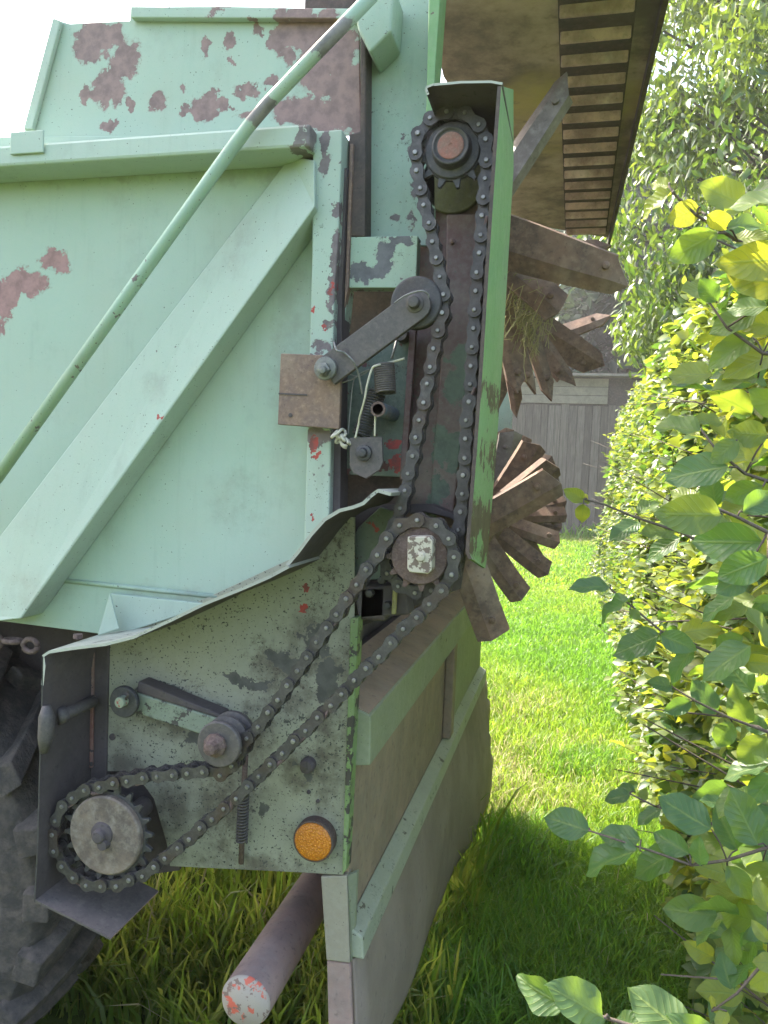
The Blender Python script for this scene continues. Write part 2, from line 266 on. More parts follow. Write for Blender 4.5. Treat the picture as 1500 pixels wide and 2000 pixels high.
# raised board above the rail
plate('extension_board', [(48, 252), (103, 36), (136, 46), (253, 40), (255, 14), (420, 11), (700, 18), (705, 262), (40, 300)], .004, .006, M['mint_board'], SP)
b = MB(); b.prism([px(255, 12, -.012), px(700, 16, -.012), px(700, 36, -.012), px(255, 34, -.012)], (0, .015, 0)); b.build('board_lip', M['mint_board'], SP, .002)
b = MB(); b.prism([px(45, 252, -.008), px(103, 34, -.008), px(118, 40, -.008), px(62, 252, -.008)], (0, .011, 0)); b.build('board_end_fold', M['mint_rail'], SP, .002)
b = MB(); b.box((xof(575, 5), S + .05, zof(600, 6)), (xof(690, 5), S + 2.0, zof(600, -60))); b.build('cross_beam', M['black_edge'], SP, .004)

# diagonal brace: folded channel
b = MB(); pts = [(570, 302), (612, 312), (612, 404), (40, 1208), (-10, 1214), (-120, 1200)]
fr = [px(u, v, dd) for u, v, dd in [(568, 303, -.016), (614, 312, -.06), (614, 404, -.07), (40, 1209, -.07), (-10, 1214, -.06), (-118, 1200, -.016)]]; bk = [np.array([p[0], S - .001, p[2]]) for p in fr]
b.add(fr + bk, [(0, 1, 2), (0, 2, 3), (0, 3, 5), (3, 4, 5), tuple(range(11, 5, -1))] + [(k, k + 6, (k + 1) % 6 + 6, (k + 1) % 6) for k in range(6)]); b.build('diagonal_brace', M['mint_brace'], SP, .004)
b = MB(); b.tube([px(590, 442, -.004), px(72, 1172, -.004)], .0035, 6); b.build('weld_bead', M['lower_panel'], SP)
# fold line at the foot of the sheet
b = MB(); b.tube([px(100, 1131, -.002), px(425, 1165, -.002)], .005, 8); b.build('fold_ridge', M['mint_wall'], SP)
# slanting rod
b = MB(); b.tube([px(740, -22, -.11), px(610, 112, -.11), px(520, 206, -.11), px(486, 246, -.11), px(440, 308, -.11), px(250, 574, -.11), px(-60, 1010, -.11)], .0118, 14); b.build('slanting_rod', paint('rod_paint', (.28, .40, .31), (.26, .38, .28), chip=.66, chipscale=50, lst=[(650, 70, 60, 60, -.11), (500, 220, 40, 40, -.11)], lstcol=(.2, .18, .17)), SP)
# rear post with dark seam
b = MB(); b.prism([px(u, v, -.05) for u, v in [(611, 256), (668, 252), (666, 330), (660, 480), (654, 560), (650, 700), (643, 1005), (600, 1100), (592, 1100), (600, 840), (609, 500)]], (0, .055, 0)); b.build('rear_post', M['mint_post'], SP, .003)
b = MB(); b.prism([px(u, v, -.03) for u, v in [(664, 330), (678, 328), (668, 560), (664, 1010), (640, 1010), (652, 560)]], (0, .05, 0)); b.build('seam_shade', M['grime'], SP)  # dark filler strip: colours in the shade of the open gap
b = MB(); b.prism([px(u, v, -.012) for u, v in [(704, 70), (715, 70), (713, 462), (677, 462), (681, 262), (703, 256)]], (0, .05, 0)); b.build('edge_channel', M['black_edge'], SP, .003)
b = MB(); b.prism([px(u, v, -.02) for u, v in [(683, 280), (690, 280), (680, 560), (672, 600)]], (0, .02, 0)); b.build('edge_bead', M['rust_plate'], SP, .002)
# tower sheet carrying the beaters
plate('tower_sheet', [(700, -40), (850, -40), (838, 210), (850, 330), (850, 480), (690, 480)], .03, .008, M['mint_tower'], SP)
b = MB(); x0 = xof(848, 80, .0); b.prism([px(838, -40, -.03), px(862, -40, -.03), px(850, 130, -.03), px(846, 225, -.03), px(832, 225, -.03)], (0, .058, 0)); b.build('tower_flange', M['guard_green'], SP, .002)
b = MB(); b.prism([px(u, v, -.05) for u, v in [(688, 8), (770, -30), (764, 60), (722, 102), (700, 60)]], (0, .078, 0)); b.build('rod_bracket', M['mint_tower'], SP, .004)
plate('bracket_sheet', [(678, 463), (816, 460), (812, 562), (672, 562)], -.012, .03, M['mint_chipped'], SP)
plate('inner_sheet', [(640, 440), (830, 440), (800, 700), (780, 1000), (640, 1000)], .085, .006, M['black_edge'], SP)
plate('side_flat', [(670, 562), (680, 562), (672, 640), (664, 650)], -.01, .04, M['mint_chipped'], SP)
plate('dirty_sheet', [(672, 668), (790, 652), (802, 640), (812, 640), (803, 800), (792, 932), (655, 926), (660, 800)], .012, .012, M['dark_green'], SP)
plate('column_edge', [(800, 640), (813, 640), (792, 936), (780, 936)], -.004, .014, M['maroon'], SP)
# elevator column behind the upright chain
plate('chain_column', [(812, 470), (830, 380), (965, 380), (960, 560), (912, 1085), (770, 1085), (790, 930), (805, 700)], .045, .008, M['maroon'], SP)
plate('column_strip', [(872, 418), (936, 418), (912, 760), (885, 1005), (838, 1005), (862, 700), (870, 560)], .028, .012, M['maroon'], SP, .003)
b = MB(); b.lathe(px(885, 350, .03), [(.062, 0), (.062, .012)], 40); b.build('bearing_plate', rusty('mossy_bearing_plate', (.10, .10, .03), (.06, .055, .03), (.14, .13, .04), 16), SP, .003)
for u, v in [(882, 470), (866, 610), (846, 650)]: b = MB(); b.lathe(px(u, v, .02), [(0, 0), (.005, .002), (.005, .012)], 12); b.build('column_rivet', M['red_strip'], SP)
plate('cover_arc', [(800, 985), (840, 985), (900, 1010), (918, 1035), (906, 1036), (880, 1012), (830, 1000), (800, 1004)], -.02, .05, M['grime'], SP, .002)

# lower bearing clutter
plate('lower_back_sheet', [(586, 1090), (700, 985), (800, 985), (910, 1085), (900, 1150), (700, 1225), (600, 1230)], .06, .006, M['grime'], SP)
plate('red_upright', [(588, 1108), (640, 1060), (646, 1060), (636, 1202), (588, 1198)], .0, .02, M['red_strip'], SP, .002)
plate('black_upright', [(640, 1020), (672, 990), (668, 1200), (636, 1212)], .02, .03, M['black_edge'], SP, .003)
plate('yellow_sliver', [(648, 1072), (654, 1070), (650, 1120), (645, 1120)], .012, .004, M['hay'], SP)
plate('mossy_gusset', [(676, 1075), (700, 1030), (742, 990), (772, 1000), (766, 1130), (690, 1135)], .03, .012, M['dark_green'], SP, .002)
plate('red_flat', [(768, 1000), (775, 985), (772, 1030), (765, 1032)], -.01, .03, M['red_strip'], SP)
b = MB(); b.box(tuple(px(700, 1210, .0)), tuple(px(766, 1140, .05))); b.build('bearing_block', M['black_edge'], SP, .005)
b = MB(); b.prism([px(u, v, .0) for u, v in [(690, 1150), (790, 1140), (800, 1200), (700, 1210)]], (0, .05, 0)); b.build('bearing_foot', M['grime'], SP, .004)
plate('yellow_flat', [(768, 1130), (776, 1128), (772, 1200), (764, 1200)], -.012, .01, M['hay'], SP)
for u, v in [(744, 1134), (720, 1160), (754, 1184)]: b = MB(); b.lathe(px(u, v, -.02), [(0, 0), (.007, .001), (.008, .006), (.008, .03)], 6); b.build('foot_bolt', M['dark_steel'], SP)

# lower panel carrying the drive
plate('lower_panel', [(212, 1255), (420, 1160), (560, 1095), (590, 1085), (640, 1010), (693, 1010), (692, 1215), (670, 1709), (560, 1703), (332, 1692), (326, 1650), (300, 1560), (262, 1508), (206, 1506)], -.006, .005, M['lower_panel'], SP, .001)
b = MB(); b.prism([px(u, v, -.02) for u, v in [(684, 1208), (700, 1205), (690, 1420), (676, 1700), (668, 1709)]], (0, .035, 0)); b.build('panel_corner_edge', M['guard_green'] if False else paint('peeling_green_edge_paint', (.16, .24, .075), (.13, .2, .07), bare=(.05, .042, .035), chip=.55, chipscale=30, grime=.25), SP, .002)
for u, v, r in [(218, 1440, .007), (602, 1548, .004), (620, 1566, .004)]: b = MB(); b.lathe(px(u, v, -.010), [(0, 0), (r, .001), (r, .008)], 14); b.build('panel_bolt', M['grime'], SP)
b = MB(); b.lathe(px(596, 1500, -.03), [(0, 0), (.012, .002), (.015, .01), (.015, .03)], 18); b.build('panel_bolt', M['grime'], SP)
plate('dark_upright', [(178, 1262), (212, 1250), (206, 1540), (176, 1540)], -.012, .02, M['grime'], SP, .003)
plate('upright_edge', [(176, 1265), (183, 1263), (180, 1500), (174, 1500)], -.02, .006, M['red_strip'], SP)
b = MB(); b.prism([px(u, v, .02) for u, v in [(170, 1500), (340, 1500), (350, 1700), (200, 1720), (165, 1700)]], (0, .01, 0)); b.build('hole_shade', M['grime'], SP)  # dark sheet stands for the unlit interior behind the hole

# chain guard: rim strip that stands out from the panel
def rim(pts, d0, d1, th, name, mats, parent=SP, depth_pts=None):
    P0 = [px(u, v, d0) for u, v in pts]; P1 = [np.array([p[0], S + d1, p[2]]) for p in P0]
    b = MB(); n = len(pts); nm = []
    for i in range(n):
        t = P0[min(i + 1, n - 1)] - P0[max(i - 1, 0)]; k = np.array([t[2], 0, -t[0]]); k /= np.linalg.norm(k); nm.append(k * th)
    A = P0 + P1 + [p + k for p, k in zip(P0, nm)] + [p + k for p, k in zip(P1, nm)]
    for i in range(n - 1):
        b.f += [(i, i + 1, n + i + 1, n + i), (2 * n + i, 3 * n + i, 3 * n + i + 1, 2 * n + i + 1), (i, 2 * n + i, 2 * n + i + 1, i + 1), (n + i, n + i + 1, 3 * n + i + 1, 3 * n + i)]
        b.m += [0, 1, 2, 0]; b.s += [False] * 4
    b.f += [(0, n, 3 * n, 2 * n), (n - 1, 3 * n - 1, 4 * n - 1, 2 * n - 1)][:1] + [(n - 1, 2 * n - 1, 4 * n - 1, 3 * n - 1)]; b.m += [0, 0]; b.s += [False, False]
    b.v = [tuple(map(float, a)) for a in A]
    return b.build(name, mats, parent)
G3 = [M['guard_top'], M['grime'], M['guard_top']]  # underside slot is dark: its shade is put into the colour
rim([(80, 1338), (84, 1300), (82, 1280), (95, 1271), (140, 1264), (205, 1256), (260, 1242), (330, 1210), (400, 1176), (470, 1148), (525, 1124), (562, 1104)], -.17, -.007, .0055, 'lower_chain_guard', G3)
rim([(558, 1102), (580, 1076), (605, 1042), (632, 1012), (662, 994), (690, 987), (708, 980), (722, 966), (738, 955), (764, 962)], -.16, .02, .006, 'upper_guard_lip', G3)
rim([(66, 1762), (72, 1650), (76, 1500), (80, 1400), (82, 1282)], -.17, .01, .003, 'guard_end_wall', [M['grime'], M['grime'], M['dark_steel']])
rim([(215, 1836), (145, 1800), (67, 1761)], -.17, .0, .004, 'guard_bottom', [M['pipe'], rusty('guard_bottom_dirt', (.12, .095, .088), (.09, .075, .07), None, 14), M['arm']])
b = MB(); b.lathe(px(152, 1246, -.10), [(0, 0), (.01, 0)], 6); c = px(152, 1247, -.09)
b = MB(); b.prism([c + .010 * np.array([math.cos(k * math.pi / 3), math.sin(k * math.pi / 3), 0]) for k in range(6)], (0, 0, .009)); b.build('guard_bolt', M['hub_rust'], SP, .001)
plate('gusset', [(190, 1242), (214, 1158), (232, 1228)], -.045, .004, M['mint_brace'], SP)
b = MB(); b.prism([px(u, v, -.012) for u, v in [(214, 1159), (420, 1181), (350, 1202), (232, 1240)]], (0, .010, 0)); b.build('guard_bracket', M['mint_brace'], SP, .002)
b = MB(); b.tube([px(185, 1368, -.03), px(150, 1385, -.07), px(118, 1398, -.12)], .012, 12); b.tube([px(130, 1394, -.11), px(112, 1400, -.125)], .017, 12)
c = px(90, 1420, -.165); b.tube([c + np.array([0, 0, .042]), c + np.array([0.001, 0, .02]), c - np.array([0, 0, .02]), c - np.array([0.004, 0, .05])], lambda t: .006 + .010 * math.sin(math.pi * min(1, max(0, t)) * .9 + .15), 12); b.build('clamp_handle', M['arm'], SP)

# chains
def arc(u, v, r, a0, a1, n=24): return [(u + r * math.cos(math.radians(a0 + (a1 - a0) * i / n)), v - r * math.sin(math.radians(a0 + (a1 - a0) * i / n))) for i in range(n + 1)]
def link_outline(a, b, r, waist, n=7):
    a = np.array(a); b = np.array(b); t = (b - a) / np.linalg.norm(b - a); k = np.array([-t[1], t[0]]); L = np.linalg.norm(b - a); out = []
    for i in range(n + 1):
        g = math.radians(55 + 250 * i / n); out.append(a + r * (math.cos(g) * t + math.sin(g) * k))
    out.append(a + t * L * .5 - k * waist)
    for i in range(n + 1):
        g = math.radians(-125 + 250 * i / n); out.append(b + r * (math.cos(g) * t + math.sin(g) * k))
    out.append(a + t * L * .5 + k * waist)
    return out
def chain(name, pts, d, pitch=.03175, half=.0155, rr=.0128):
    P = np.array([[px(u, v, d)[0], px(u, v, d)[2]] for u, v in pts + pts[:1]])
    seg = np.linalg.norm(np.diff(P, axis=0), axis=1); cum = np.concatenate([[0], np.cumsum(seg)]); n = int(round(cum[-1] / pitch / 2)) * 2
    q = np.linspace(0, cum[-1], n, endpoint=False); X = np.interp(q, cum, P[:, 0]); Z = np.interp(q, cum, P[:, 1])
    J = np.stack([X, Z], 1) + RNG.normal(0, .0009, (n, 2)); y0 = S + d; b = MB()
    for i in range(n):
        a, c = J[i], J[(i + 1) % n]; outer = i % 2 == 0; o = half if outer else half - .0062
        ol = link_outline(a, c, rr * random.uniform(.96, 1.03), rr * .66)
        for sg in (-1, 1):
            yy = y0 + sg * o + random.uniform(-.0006, .0006)
            b.prism([(p[0], yy - .0019, p[1]) for p in ol], (0, .0038, 0), 0)
        pr = .0042 * random.uniform(.85, 1.1)
        b.lathe((a[0], y0, a[1]), [(0, -half - .0052), (pr * .8, -half - .0050), (pr, -half - .0038), (pr, half + .004)], 10, 1)
        if random.random() < .16: g_ = random.uniform(0, 6.28); b.tube([(a[0] + .010 * math.cos(g_), y0 - half + random.uniform(-.002, .01), a[1] + .010 * math.sin(g_)), ((a[0] + c[0]) / 2, y0 - half + .004, (a[1] + c[1]) / 2 - .012), (c[0], y0 - half + .008, c[1] - .013)], random.uniform(.002, .0042), 6, 2)
        b.lathe((a[0], y0, a[1]), [(.0095, -half + .006), (.0095, half - .006)], 12, 0)
    return b.build(name, [M['chain'], M['pin'], M['hub_rust']], SP)
up = arc(884, 295, 69, 188, -8, 26)
run_r = [(950, 350), (945, 420), (936, 528), (931, 596), (928, 633), (922, 736), (916, 806), (912, 871), (907, 937), (901, 1002), (896, 1060)]
low = arc(822, 1085, 70, -20, -200, 20)
run_l = [(757, 1050), (784, 1004), (790, 976), (797, 946), (804, 914), (811, 882), (818, 851), (824, 818), (832, 785), (838, 752), (844, 719), (852, 684), (858, 652), (867, 617), (871, 583), (863, 549), (856, 515), (846, 470), (836, 425), (826, 380), (818, 340)]
chain('upper_roller_chain', up + run_r + low + run_l, -.07)
c2 = [(785, 1026), (817, 1015), (851, 1022), (877, 1045), (891, 1078), (890, 1112), (872, 1145), (846, 1172), (820, 1200), (782, 1235), (742, 1280), (697, 1325), (675, 1347), (634, 1391), (580, 1441), (530, 1491), (510, 1512), (469, 1551), (450, 1569), (410, 1604), (387, 1622), (335, 1667), (287, 1703)]
c2 += arc(210, 1628, 97, -52, -262, 30)[2:] + [(235, 1523), (290, 1514), (340, 1508), (400, 1500), (440, 1508), (468, 1482), (482, 1450), (500, 1424), (538, 1380), (570, 1330), (604, 1282), (637, 1232), (672, 1183), (691, 1154), (708, 1130), (727, 1102), (746, 1077), (762, 1047)]
chain('lower_roller_chain', c2, -.125)

# sprockets
def sprocket(name, u, v, d, r_in, r_tip, teeth, th, mat, mis=None, rot=0.0):
    c = px(u, v, d); b = MB(); out = []
    for k in range(teeth):
        for da, rr in ((-.5, r_in), (-.28, r_in), (-.10, r_tip), (.06, r_tip), (.25, r_in)):
            g = 2 * math.pi * (k + da) / teeth + rot; out.append(c + np.array([rr * math.cos(g), 0, rr * math.sin(g)]))
    b.prism(out, (0, th, 0)); return b, c
b, c = sprocket('s', 884, 295, -.074, .050, .064, 12, .008, None, rot=.2)
us = b.build('upper_sprocket', M['dark_steel'], SP, .001)
b = MB(); b.lathe(c + np.array([0, 0, 0]), [(.026, -.022), (.028, -.025), (.0315, -.025), (.033, -.020), (.034, -.006), (.047, -.005), (.049, -.001)], 44, smooth=False); b.build('hub_ring', M['dark_steel'], us, .002)
b = MB(); b.lathe(c, [(0, -.0228), (.003, -.0228), (.0032, -.0238), (.020, -.0240), (.0225, -.0235), (.023, -.0215)], 36, smooth=False); b.build('shaft_end', rusty('rusty_red_shaft_end', (.26, .10, .08), (.20, .12, .10), (.16, .10, .085), 50, dust=.25, dustcol=(.4, .24, .2)), us)
b, c = sprocket('s', 820, 1085, -.128, .050, .062, 12, .008, None, rot=.1)
ls = b.build('lower_sprocket', M['hub_rust'], SP, .001)
b, c3 = sprocket('s', 822, 1085, -.074, .050, .064, 12, .008, None); b.build('inner_sprocket', M['dark_steel'], SP, .001)
b = MB(); b.lathe(c, [(.049, -.006), (.050, 0), (.03, .06)], 36); b.build('hub_disc', M['hub_rust'], ls, .002)
b = MB(); b.prism([px(u, v, -.165) for u, v in [(796, 1048), (838, 1048), (845, 1056), (843, 1114), (836, 1121), (800, 1118), (795, 1110)]], (0, .034, 0)); b.build('shaft_block', M['cream'], ls, .002)
b = MB(); b.lathe(px(820, 1088, -.171), [(0, 0), (.0075, .001), (.008, .007)], 16); b.build('shaft_bolt', M['cream'], ls, .001)
b, c = sprocket('s', 210, 1628, -.130, .083, .097, 20, .008, None, rot=.12)
bs = b.build('large_sprocket', M['dark_steel'], SP, .001)
b = MB(); b.lathe(c, [(0, -.012), (.074, -.011), (.077, -.008), (.078, .001)], 48); b.build('disc', M['disc'], bs, .001)
b = MB(); b.lathe(c + np.array([-.004, 0, .004]), [(0, -.030), (.010, -.029), (.013, -.026), (.014, -.018), (.022, -.016), (.024, -.010)], 20); b.lathe(c + np.array([.004, 0, -.012]), [(0, -.026), (.010, -.025), (.012, -.012)], 10); b.build('axle_nut', M['grime'], bs, .001)
b = MB(); b.lathe(c, [(.02, .009), (.02, .13)], 20); b.build('axle', M['grime'], bs)

# lower tensioner
b = MB(); a1, a2 = px(262, 1372, -.05), px(425, 1424, -.05); t = (a2 - a1) / np.linalg.norm(a2 - a1); k = np.array([-t[2], 0, t[0]])
b.prism([a1 + k * .021, a2 + k * .021, a2 - k * .021, a1 - k * .021], (0, .038, 0)); b.build('tensioner_channel', paint('stained_channel_paint', (.22, .25, .185), (.19, .22, .165), bare=(.07, .06, .055), chip=.56, chipscale=45, grime=.36), SP, .003)
b = MB(); b.prism([a1 + k * .045, a2 + k * .03, a2 + k * .0215, a1 + k * .0215], (0, .040, 0)); b.build('channel_shade', M['grime'], SP, .003)  # no real part: dark strip stands for the shadow above the channel
b = MB(); b.lathe(px(240, 1372, -.075), [(0, 0), (.030, 0), (.032, .004), (.032, .010)], 36); pv = b.build('pivot_washer', M['dark_steel'], SP, .001)
b = MB(); b.lathe(px(232, 1373, -.092), [(0, 0), (.010, .001), (.011, .004), (.011, .018)], 18); b.build('pivot_pin', paint('chipped_pin_paint', (.25, .28, .2), bare=(.3, .07, .05), chip=.6, chipscale=50, grime=.2), pv)
b = MB(); b.tube([px(246, 1366, -.080), px(250, 1358, -.094), px(247, 1351, -.094)], .0028, 8); b.build('split_pin', M['grime'], pv)
b = MB(); c = px(426, 1455, -.165)
b.lathe(c, [(0, 0), (.040, 0), (.042, .003), (.042, .010), (.030, .013), (.030, .030), (.042, .033), (.042, .040), (.030, .043), (.030, .055), (.043, .058), (.043, .068)], 40); iw = b.build('idler_wheel', M['arm'], SP, .001)
b = MB(); b.lathe(c + np.array([-.004, 0, 0]), [(0, -.030), (.011, -.028), (.013, -.022), (.013, -.014), (.022, -.008), (.022, -.001)], 9); b.build('idler_bolt', M['hub_rust'], iw, .001)
def coil(b, a, c, R, r, turns, seg=16, mi=0):
    a = np.array(a); c = np.array(c); t = (c - a) / np.linalg.norm(c - a); p = np.cross(t, (0, 1, 0)); p /= np.linalg.norm(p); q = np.cross(t, p)
    b.tube([a + (c - a) * i / (turns * seg) + R * (math.cos(2 * math.pi * i / seg) * p + math.sin(2 * math.pi * i / seg) * q) for i in range(turns * seg + 1)], r, 6, mi)
b = MB(); b.tube([px(480, 1475, -.05), px(475, 1560, -.03), px(471, 1686, -.02)], .0055, 10); b.build('tension_rod', M['hub_rust'], SP)
b = MB(); coil(b, px(476, 1550, -.033), px(472, 1645, -.025), .010, .0022, 16); b.build('tension_spring', M['arm'], SP)

# amber reflector
c = px(612, 1643, -.028); b = MB(); b.lathe(c, [(.0385, -.003), (.0402, -.003), (.041, -.001), (.041, .024)], 48); rf = b.build('reflector', rusty('brown_reflector_ring', (.09, .05, .035), (.06, .04, .035), None, 60), SP, .001)
b = MB(); b.lathe(c, [(0, -.0056), (.02, -.0054), (.035, -.0046), (.0385, -.0025)], 48, smooth=True); b.build('reflector_lens', M['amber'], rf)

# upper tensioner
plate('pivot_plate', [(548, 690), (667, 695), (662, 838), (542, 829)], -.085, .012, M['rust_plate'], SP, .0015)
b = MB(); b.prism([px(u, v, -.0865) for u, v in [(544, 767), (600, 770), (600, 773), (544, 770)]], (0, .001, 0)); b.build('plate_slit', M['grime'], SP)
b = MB(); b.lathe(px(567, 811, -.0868), [(0, 0), (.004, .0002), (.004, .001)], 12); b.build('plate_hole', M['grime'], SP)
b = MB(); a1, a2 = px(650, 716, -.108), px(812, 596, -.108); t = (a2 - a1) / np.linalg.norm(a2 - a1); k = np.array([-t[2], 0, t[0]]); ol = []
for i in range(9): g = math.pi / 2 - math.pi * i / 8; ol.append(a2 + .026 * (math.cos(g) * t + math.sin(g) * k))
ol += [a1 - .027 * k - .016 * t, a1 + .027 * k - .016 * t]
b.prism(ol, (0, .012, 0)); ar = b.build('tensioner_arm', M['arm'], SP, .0015)
b = MB(); b.lathe(px(674, 688, -.1095), [(0, 0), (.0075, .0003), (.0075, .001)], 16); b.build('arm_hole', M['grime'], ar)
b = MB(); b.lathe(px(628, 722, -.140), [(0, 0), (.0065, .001), (.0075, .006), (.0075, .014)], 14); b.lathe(px(630, 721, -.128), [(.008, 0), (.0125, .001), (.013, .009)], 6); b.lathe(px(634, 719, -.119), [(.012, 0), (.020, .001), (.021, .006), (.018, .008), (.018, .02)], 30); b.build('arm_bolt', rusty('grey_bolt', (.17, .17, .15), (.12, .12, .11), None, 80, rough=.5, metal=.4), ar, .0008)
b = MB(); b.lathe(px(812, 590, -.094), [(0, 0), (.043, 0), (.0455, .003), (.0455, .020), (.043, .022)], 56); b.build('guide_roller', M['dark_steel'], SP, .0015)
b = MB(); b.lathe(px(806, 588, -.126), [(0, 0), (.009, .001), (.0105, .004), (.0105, .014), (.016, .016), (.016, .0185)], 20); b.build('roller_bolt', M['arm'], ar, .001)
# springs, stub pipe and clevis
b = MB(); coil(b, px(750, 712, -.085), px(753, 768, -.085), .0175, .0020, 13, 20); b.build('upper_spring', M['arm'], SP)
b = MB(); coil(b, px(738, 765, -.04), px(704, 852, -.05), .0150, .0022, 17, 20); b.build('lower_spring', M['dark_steel'], SP)
b = MB(); b.tube([px(768, 640, .0), px(778, 652, -.01), px(772, 676, -.02), px(765, 700, -.03)], .0025, 8); b.build('spring_hook', M['wire'], SP)
b = MB(); c = px(738, 799, -.10); b.lathe(c, [(.009, 0), (.0135, 0), (.0138, .002), (.0138, .11)], 28, mis=[1, 1, 0, 0]); b.f = [f for f in b.f]; sp = b.build('stub_pipe', [M['blue_pipe'], M['hub_rust']], SP)
b = MB(); b.lathe(c, [(0, -.0006), (.0092, -.0006)], 24); b.build('pipe_bore', M['grime'], sp)
b = MB(); a1 = px(714, 882, -.075); b.prism([px(u, v, -.075) for u, v in [(682, 855), (746, 853), (748, 903), (742, 917), (715, 935), (690, 924), (683, 910)]], (0, .007, 0)); cv = b.build('clevis_plate', M['arm'], SP, .0012)
b = MB(); b.lathe(px(706, 884, -.094), [(0, 0), (.0075, .001), (.0085, .005), (.009, .010), (.0145, .011), (.015, .0185)], 18); b.build('clevis_bolt', M['dark_steel'], cv, .0008)
b = MB(); b.box(tuple(px(686, 905, -.067)), tuple(px(745, 862, .01))); b.build('clevis_body', M['grime'], SP, .002)
b = MB(); b.lathe(px(782, 652, -.02), [(.005, 0), (.012, 0), (.013, .004), (.013, .03)], 18); b.build('spring_eye', M['arm'], SP)

# upper guard: rear strip and little roof
b = MB(); fr = [px(u, v, -.16) for u, v in [(979, 168), (968, 320), (955, 520), (943, 720), (930, 900), (916, 1078), (922, 1092)]]
bk = []
for p, (u, v) in zip(fr, [(1003, 175), (1003, 330), (992, 520), (980, 720), (968, 900), (953, 1078), (948, 1110)]):
    q = px(u, v, .07); q = np.array([q[0], S + .07, q[2]]); bk.append(q)
n = len(fr); th = np.array([-.006, 0, 0]); b.v = [tuple(map(float, p)) for p in fr + bk + [p + th for p in fr] + [p + th for p in bk]]
for i in range(n - 1):
    b.f += [(i, i + 1, n + i + 1, n + i), (2 * n + i, 3 * n + i, 3 * n + i + 1, 2 * n + i + 1), (i, 2 * n + i, 2 * n + i + 1, i + 1), (n + i, n + i + 1, 3 * n + i + 1, 3 * n + i)]; b.m += [0, 1, 2, 0]; b.s += [False] * 4
b.f += [(0, n, 3 * n, 2 * n), (n - 1, 3 * n - 1, 4 * n - 1, 2 * n - 1)]; b.f[-1] = (n - 1, 2 * n - 1, 4 * n - 1, 3 * n - 1); b.m += [0, 0]; b.s += [False] * 2
b.build('upper_chain_guard', [M['guard_green'], M['grime'], M['black_edge']], SP)
rim([(834, 186), (830, 176), (832, 168), (845, 163), (900, 158), (960, 157), (982, 161)], -.16, .06, .004, 'guard_roof', [M['dark_steel'], M['grime'], M['guard_top']])
plate('guard_back', [(846, 205), (1000, 205), (1000, 330), (870, 330)], .062, .005, M['grime'], SP)

# tailboard side: everything on the rear plane
XT = px(690, 1400)[0]
def rearquad(name, pts, th, mat, off=0.0, bevel=.003):
    b = MB(); b.prism([pX(u, v, XT) + np.array([off, 0, 0]) for u, v in pts], (-th, 0, 0)); return b.build(name, mat, SP, bevel)
zl1 = pX(690, 1398, XT)[2]; zl0 = pX(690, 1490, XT)[2]; ya = S + .012; yb = YF
tz = pX(700, 1800, XT)[2]
b = MB(); b.box((XT - .012, ya, tz + .0), (XT, yb, zl0 + .02)); b.build('tailboard', M['tail_brown'], SP)
b = MB(); b.prism([(XT - .09, ya, zl1 + .045), (XT + .032, ya, zl1 + .0), (XT + .035, ya, zl0), (XT + .002, ya, zl0 - .005), (XT + .002, ya, zl1 - .03), (XT - .09, ya, zl1 + .03)], (0, yb - ya, 0)); b.build('tailboard_lip', [M['tail_green']], SP, .003)
b = MB(); b.box((-.55, ya, zl1 + .0), (XT - .092, yb, zl1 + .03)); b.build('tail_floor', M['grime'], SP)
b = MB(); b.prism([(XT - .092, ya + .003, zl1 + .0475), (XT + .027, ya + .003, zl1 + .0042), (XT + .027, ya + .003, zl1 + .0022), (XT - .092, ya + .003, zl1 + .0452)], (0, yb - ya - .006, 0)); b.build('lip_dirt', M['tail_brown'], SP)
for yy in (pX(868, 1330, XT)[1],): b = MB(); b.box((XT + .001, yy, tz + .05), (XT + .03, yy + .07, zl0 - .008)); b.build('tailboard_rib', M['tail_brown'], SP, .004)
b = MB(); yy = pX(868, 1330, XT)[1] + .072; b.box((XT - .009, yy, tz + .05), (XT + .004, yb - .002, zl0 - .008)); b.build('far_panel', M['tail_green'], SP)
b = MB(); b.prism([(XT + .001, ya, tz + .05), (XT + .035, ya, tz + .03), (XT + .040, ya, tz - .015), (XT + .001, ya, tz - .015)], (0, yb - ya, 0)); b.build('ledge', M['ledge'], SP, .004)
# bowed lower flap with a ragged end
b = MB(); nu, nv = 26, 18; V = []
for i in range(nu + 1):
    tt = i / nu; y = ya + (yb - ya + .05) * tt
    low = .40 * (1 - tt) + .06 * tt
    for j in range(nv + 1):
        s_ = j / nv; z = (tz - .016) * (1 - s_) + low * s_
        rag = (.05 * math.sin(9 * s_ + .4) + .03 * math.sin(31 * s_) + random.uniform(-.03, .03)) if i == nu else 0
        V.append((XT + .020 + .05 * math.sin(s_ * 2.2) * (.3 + tt * .9) + .012 * math.sin(9 * tt) * s_, y + rag, z + .008 * math.sin(23 * tt) * s_))
o = len(V); V2 = [(x - .008, y, z) for x, y, z in V]; W = nv + 1
Fq = [(i * W + j, (i + 1) * W + j, (i + 1) * W + j + 1, i * W + j + 1) for i in range(nu) for j in range(nv)]
b.add(V + V2, Fq + [tuple(o + k for k in f[::-1]) for f in Fq] + [(i * W + nv, (i + 1) * W + nv, o + (i + 1) * W + nv, o + i * W + nv) for i in range(nu)] + [(j, j + 1, o + j + 1, o + j) for j in range(nv)] + [(nu * W + j, o + nu * W + j, o + nu * W + j + 1, nu * W + j + 1) for j in range(nv)], 0, True)
b.build('bottom_flap', M['flap'], SP)
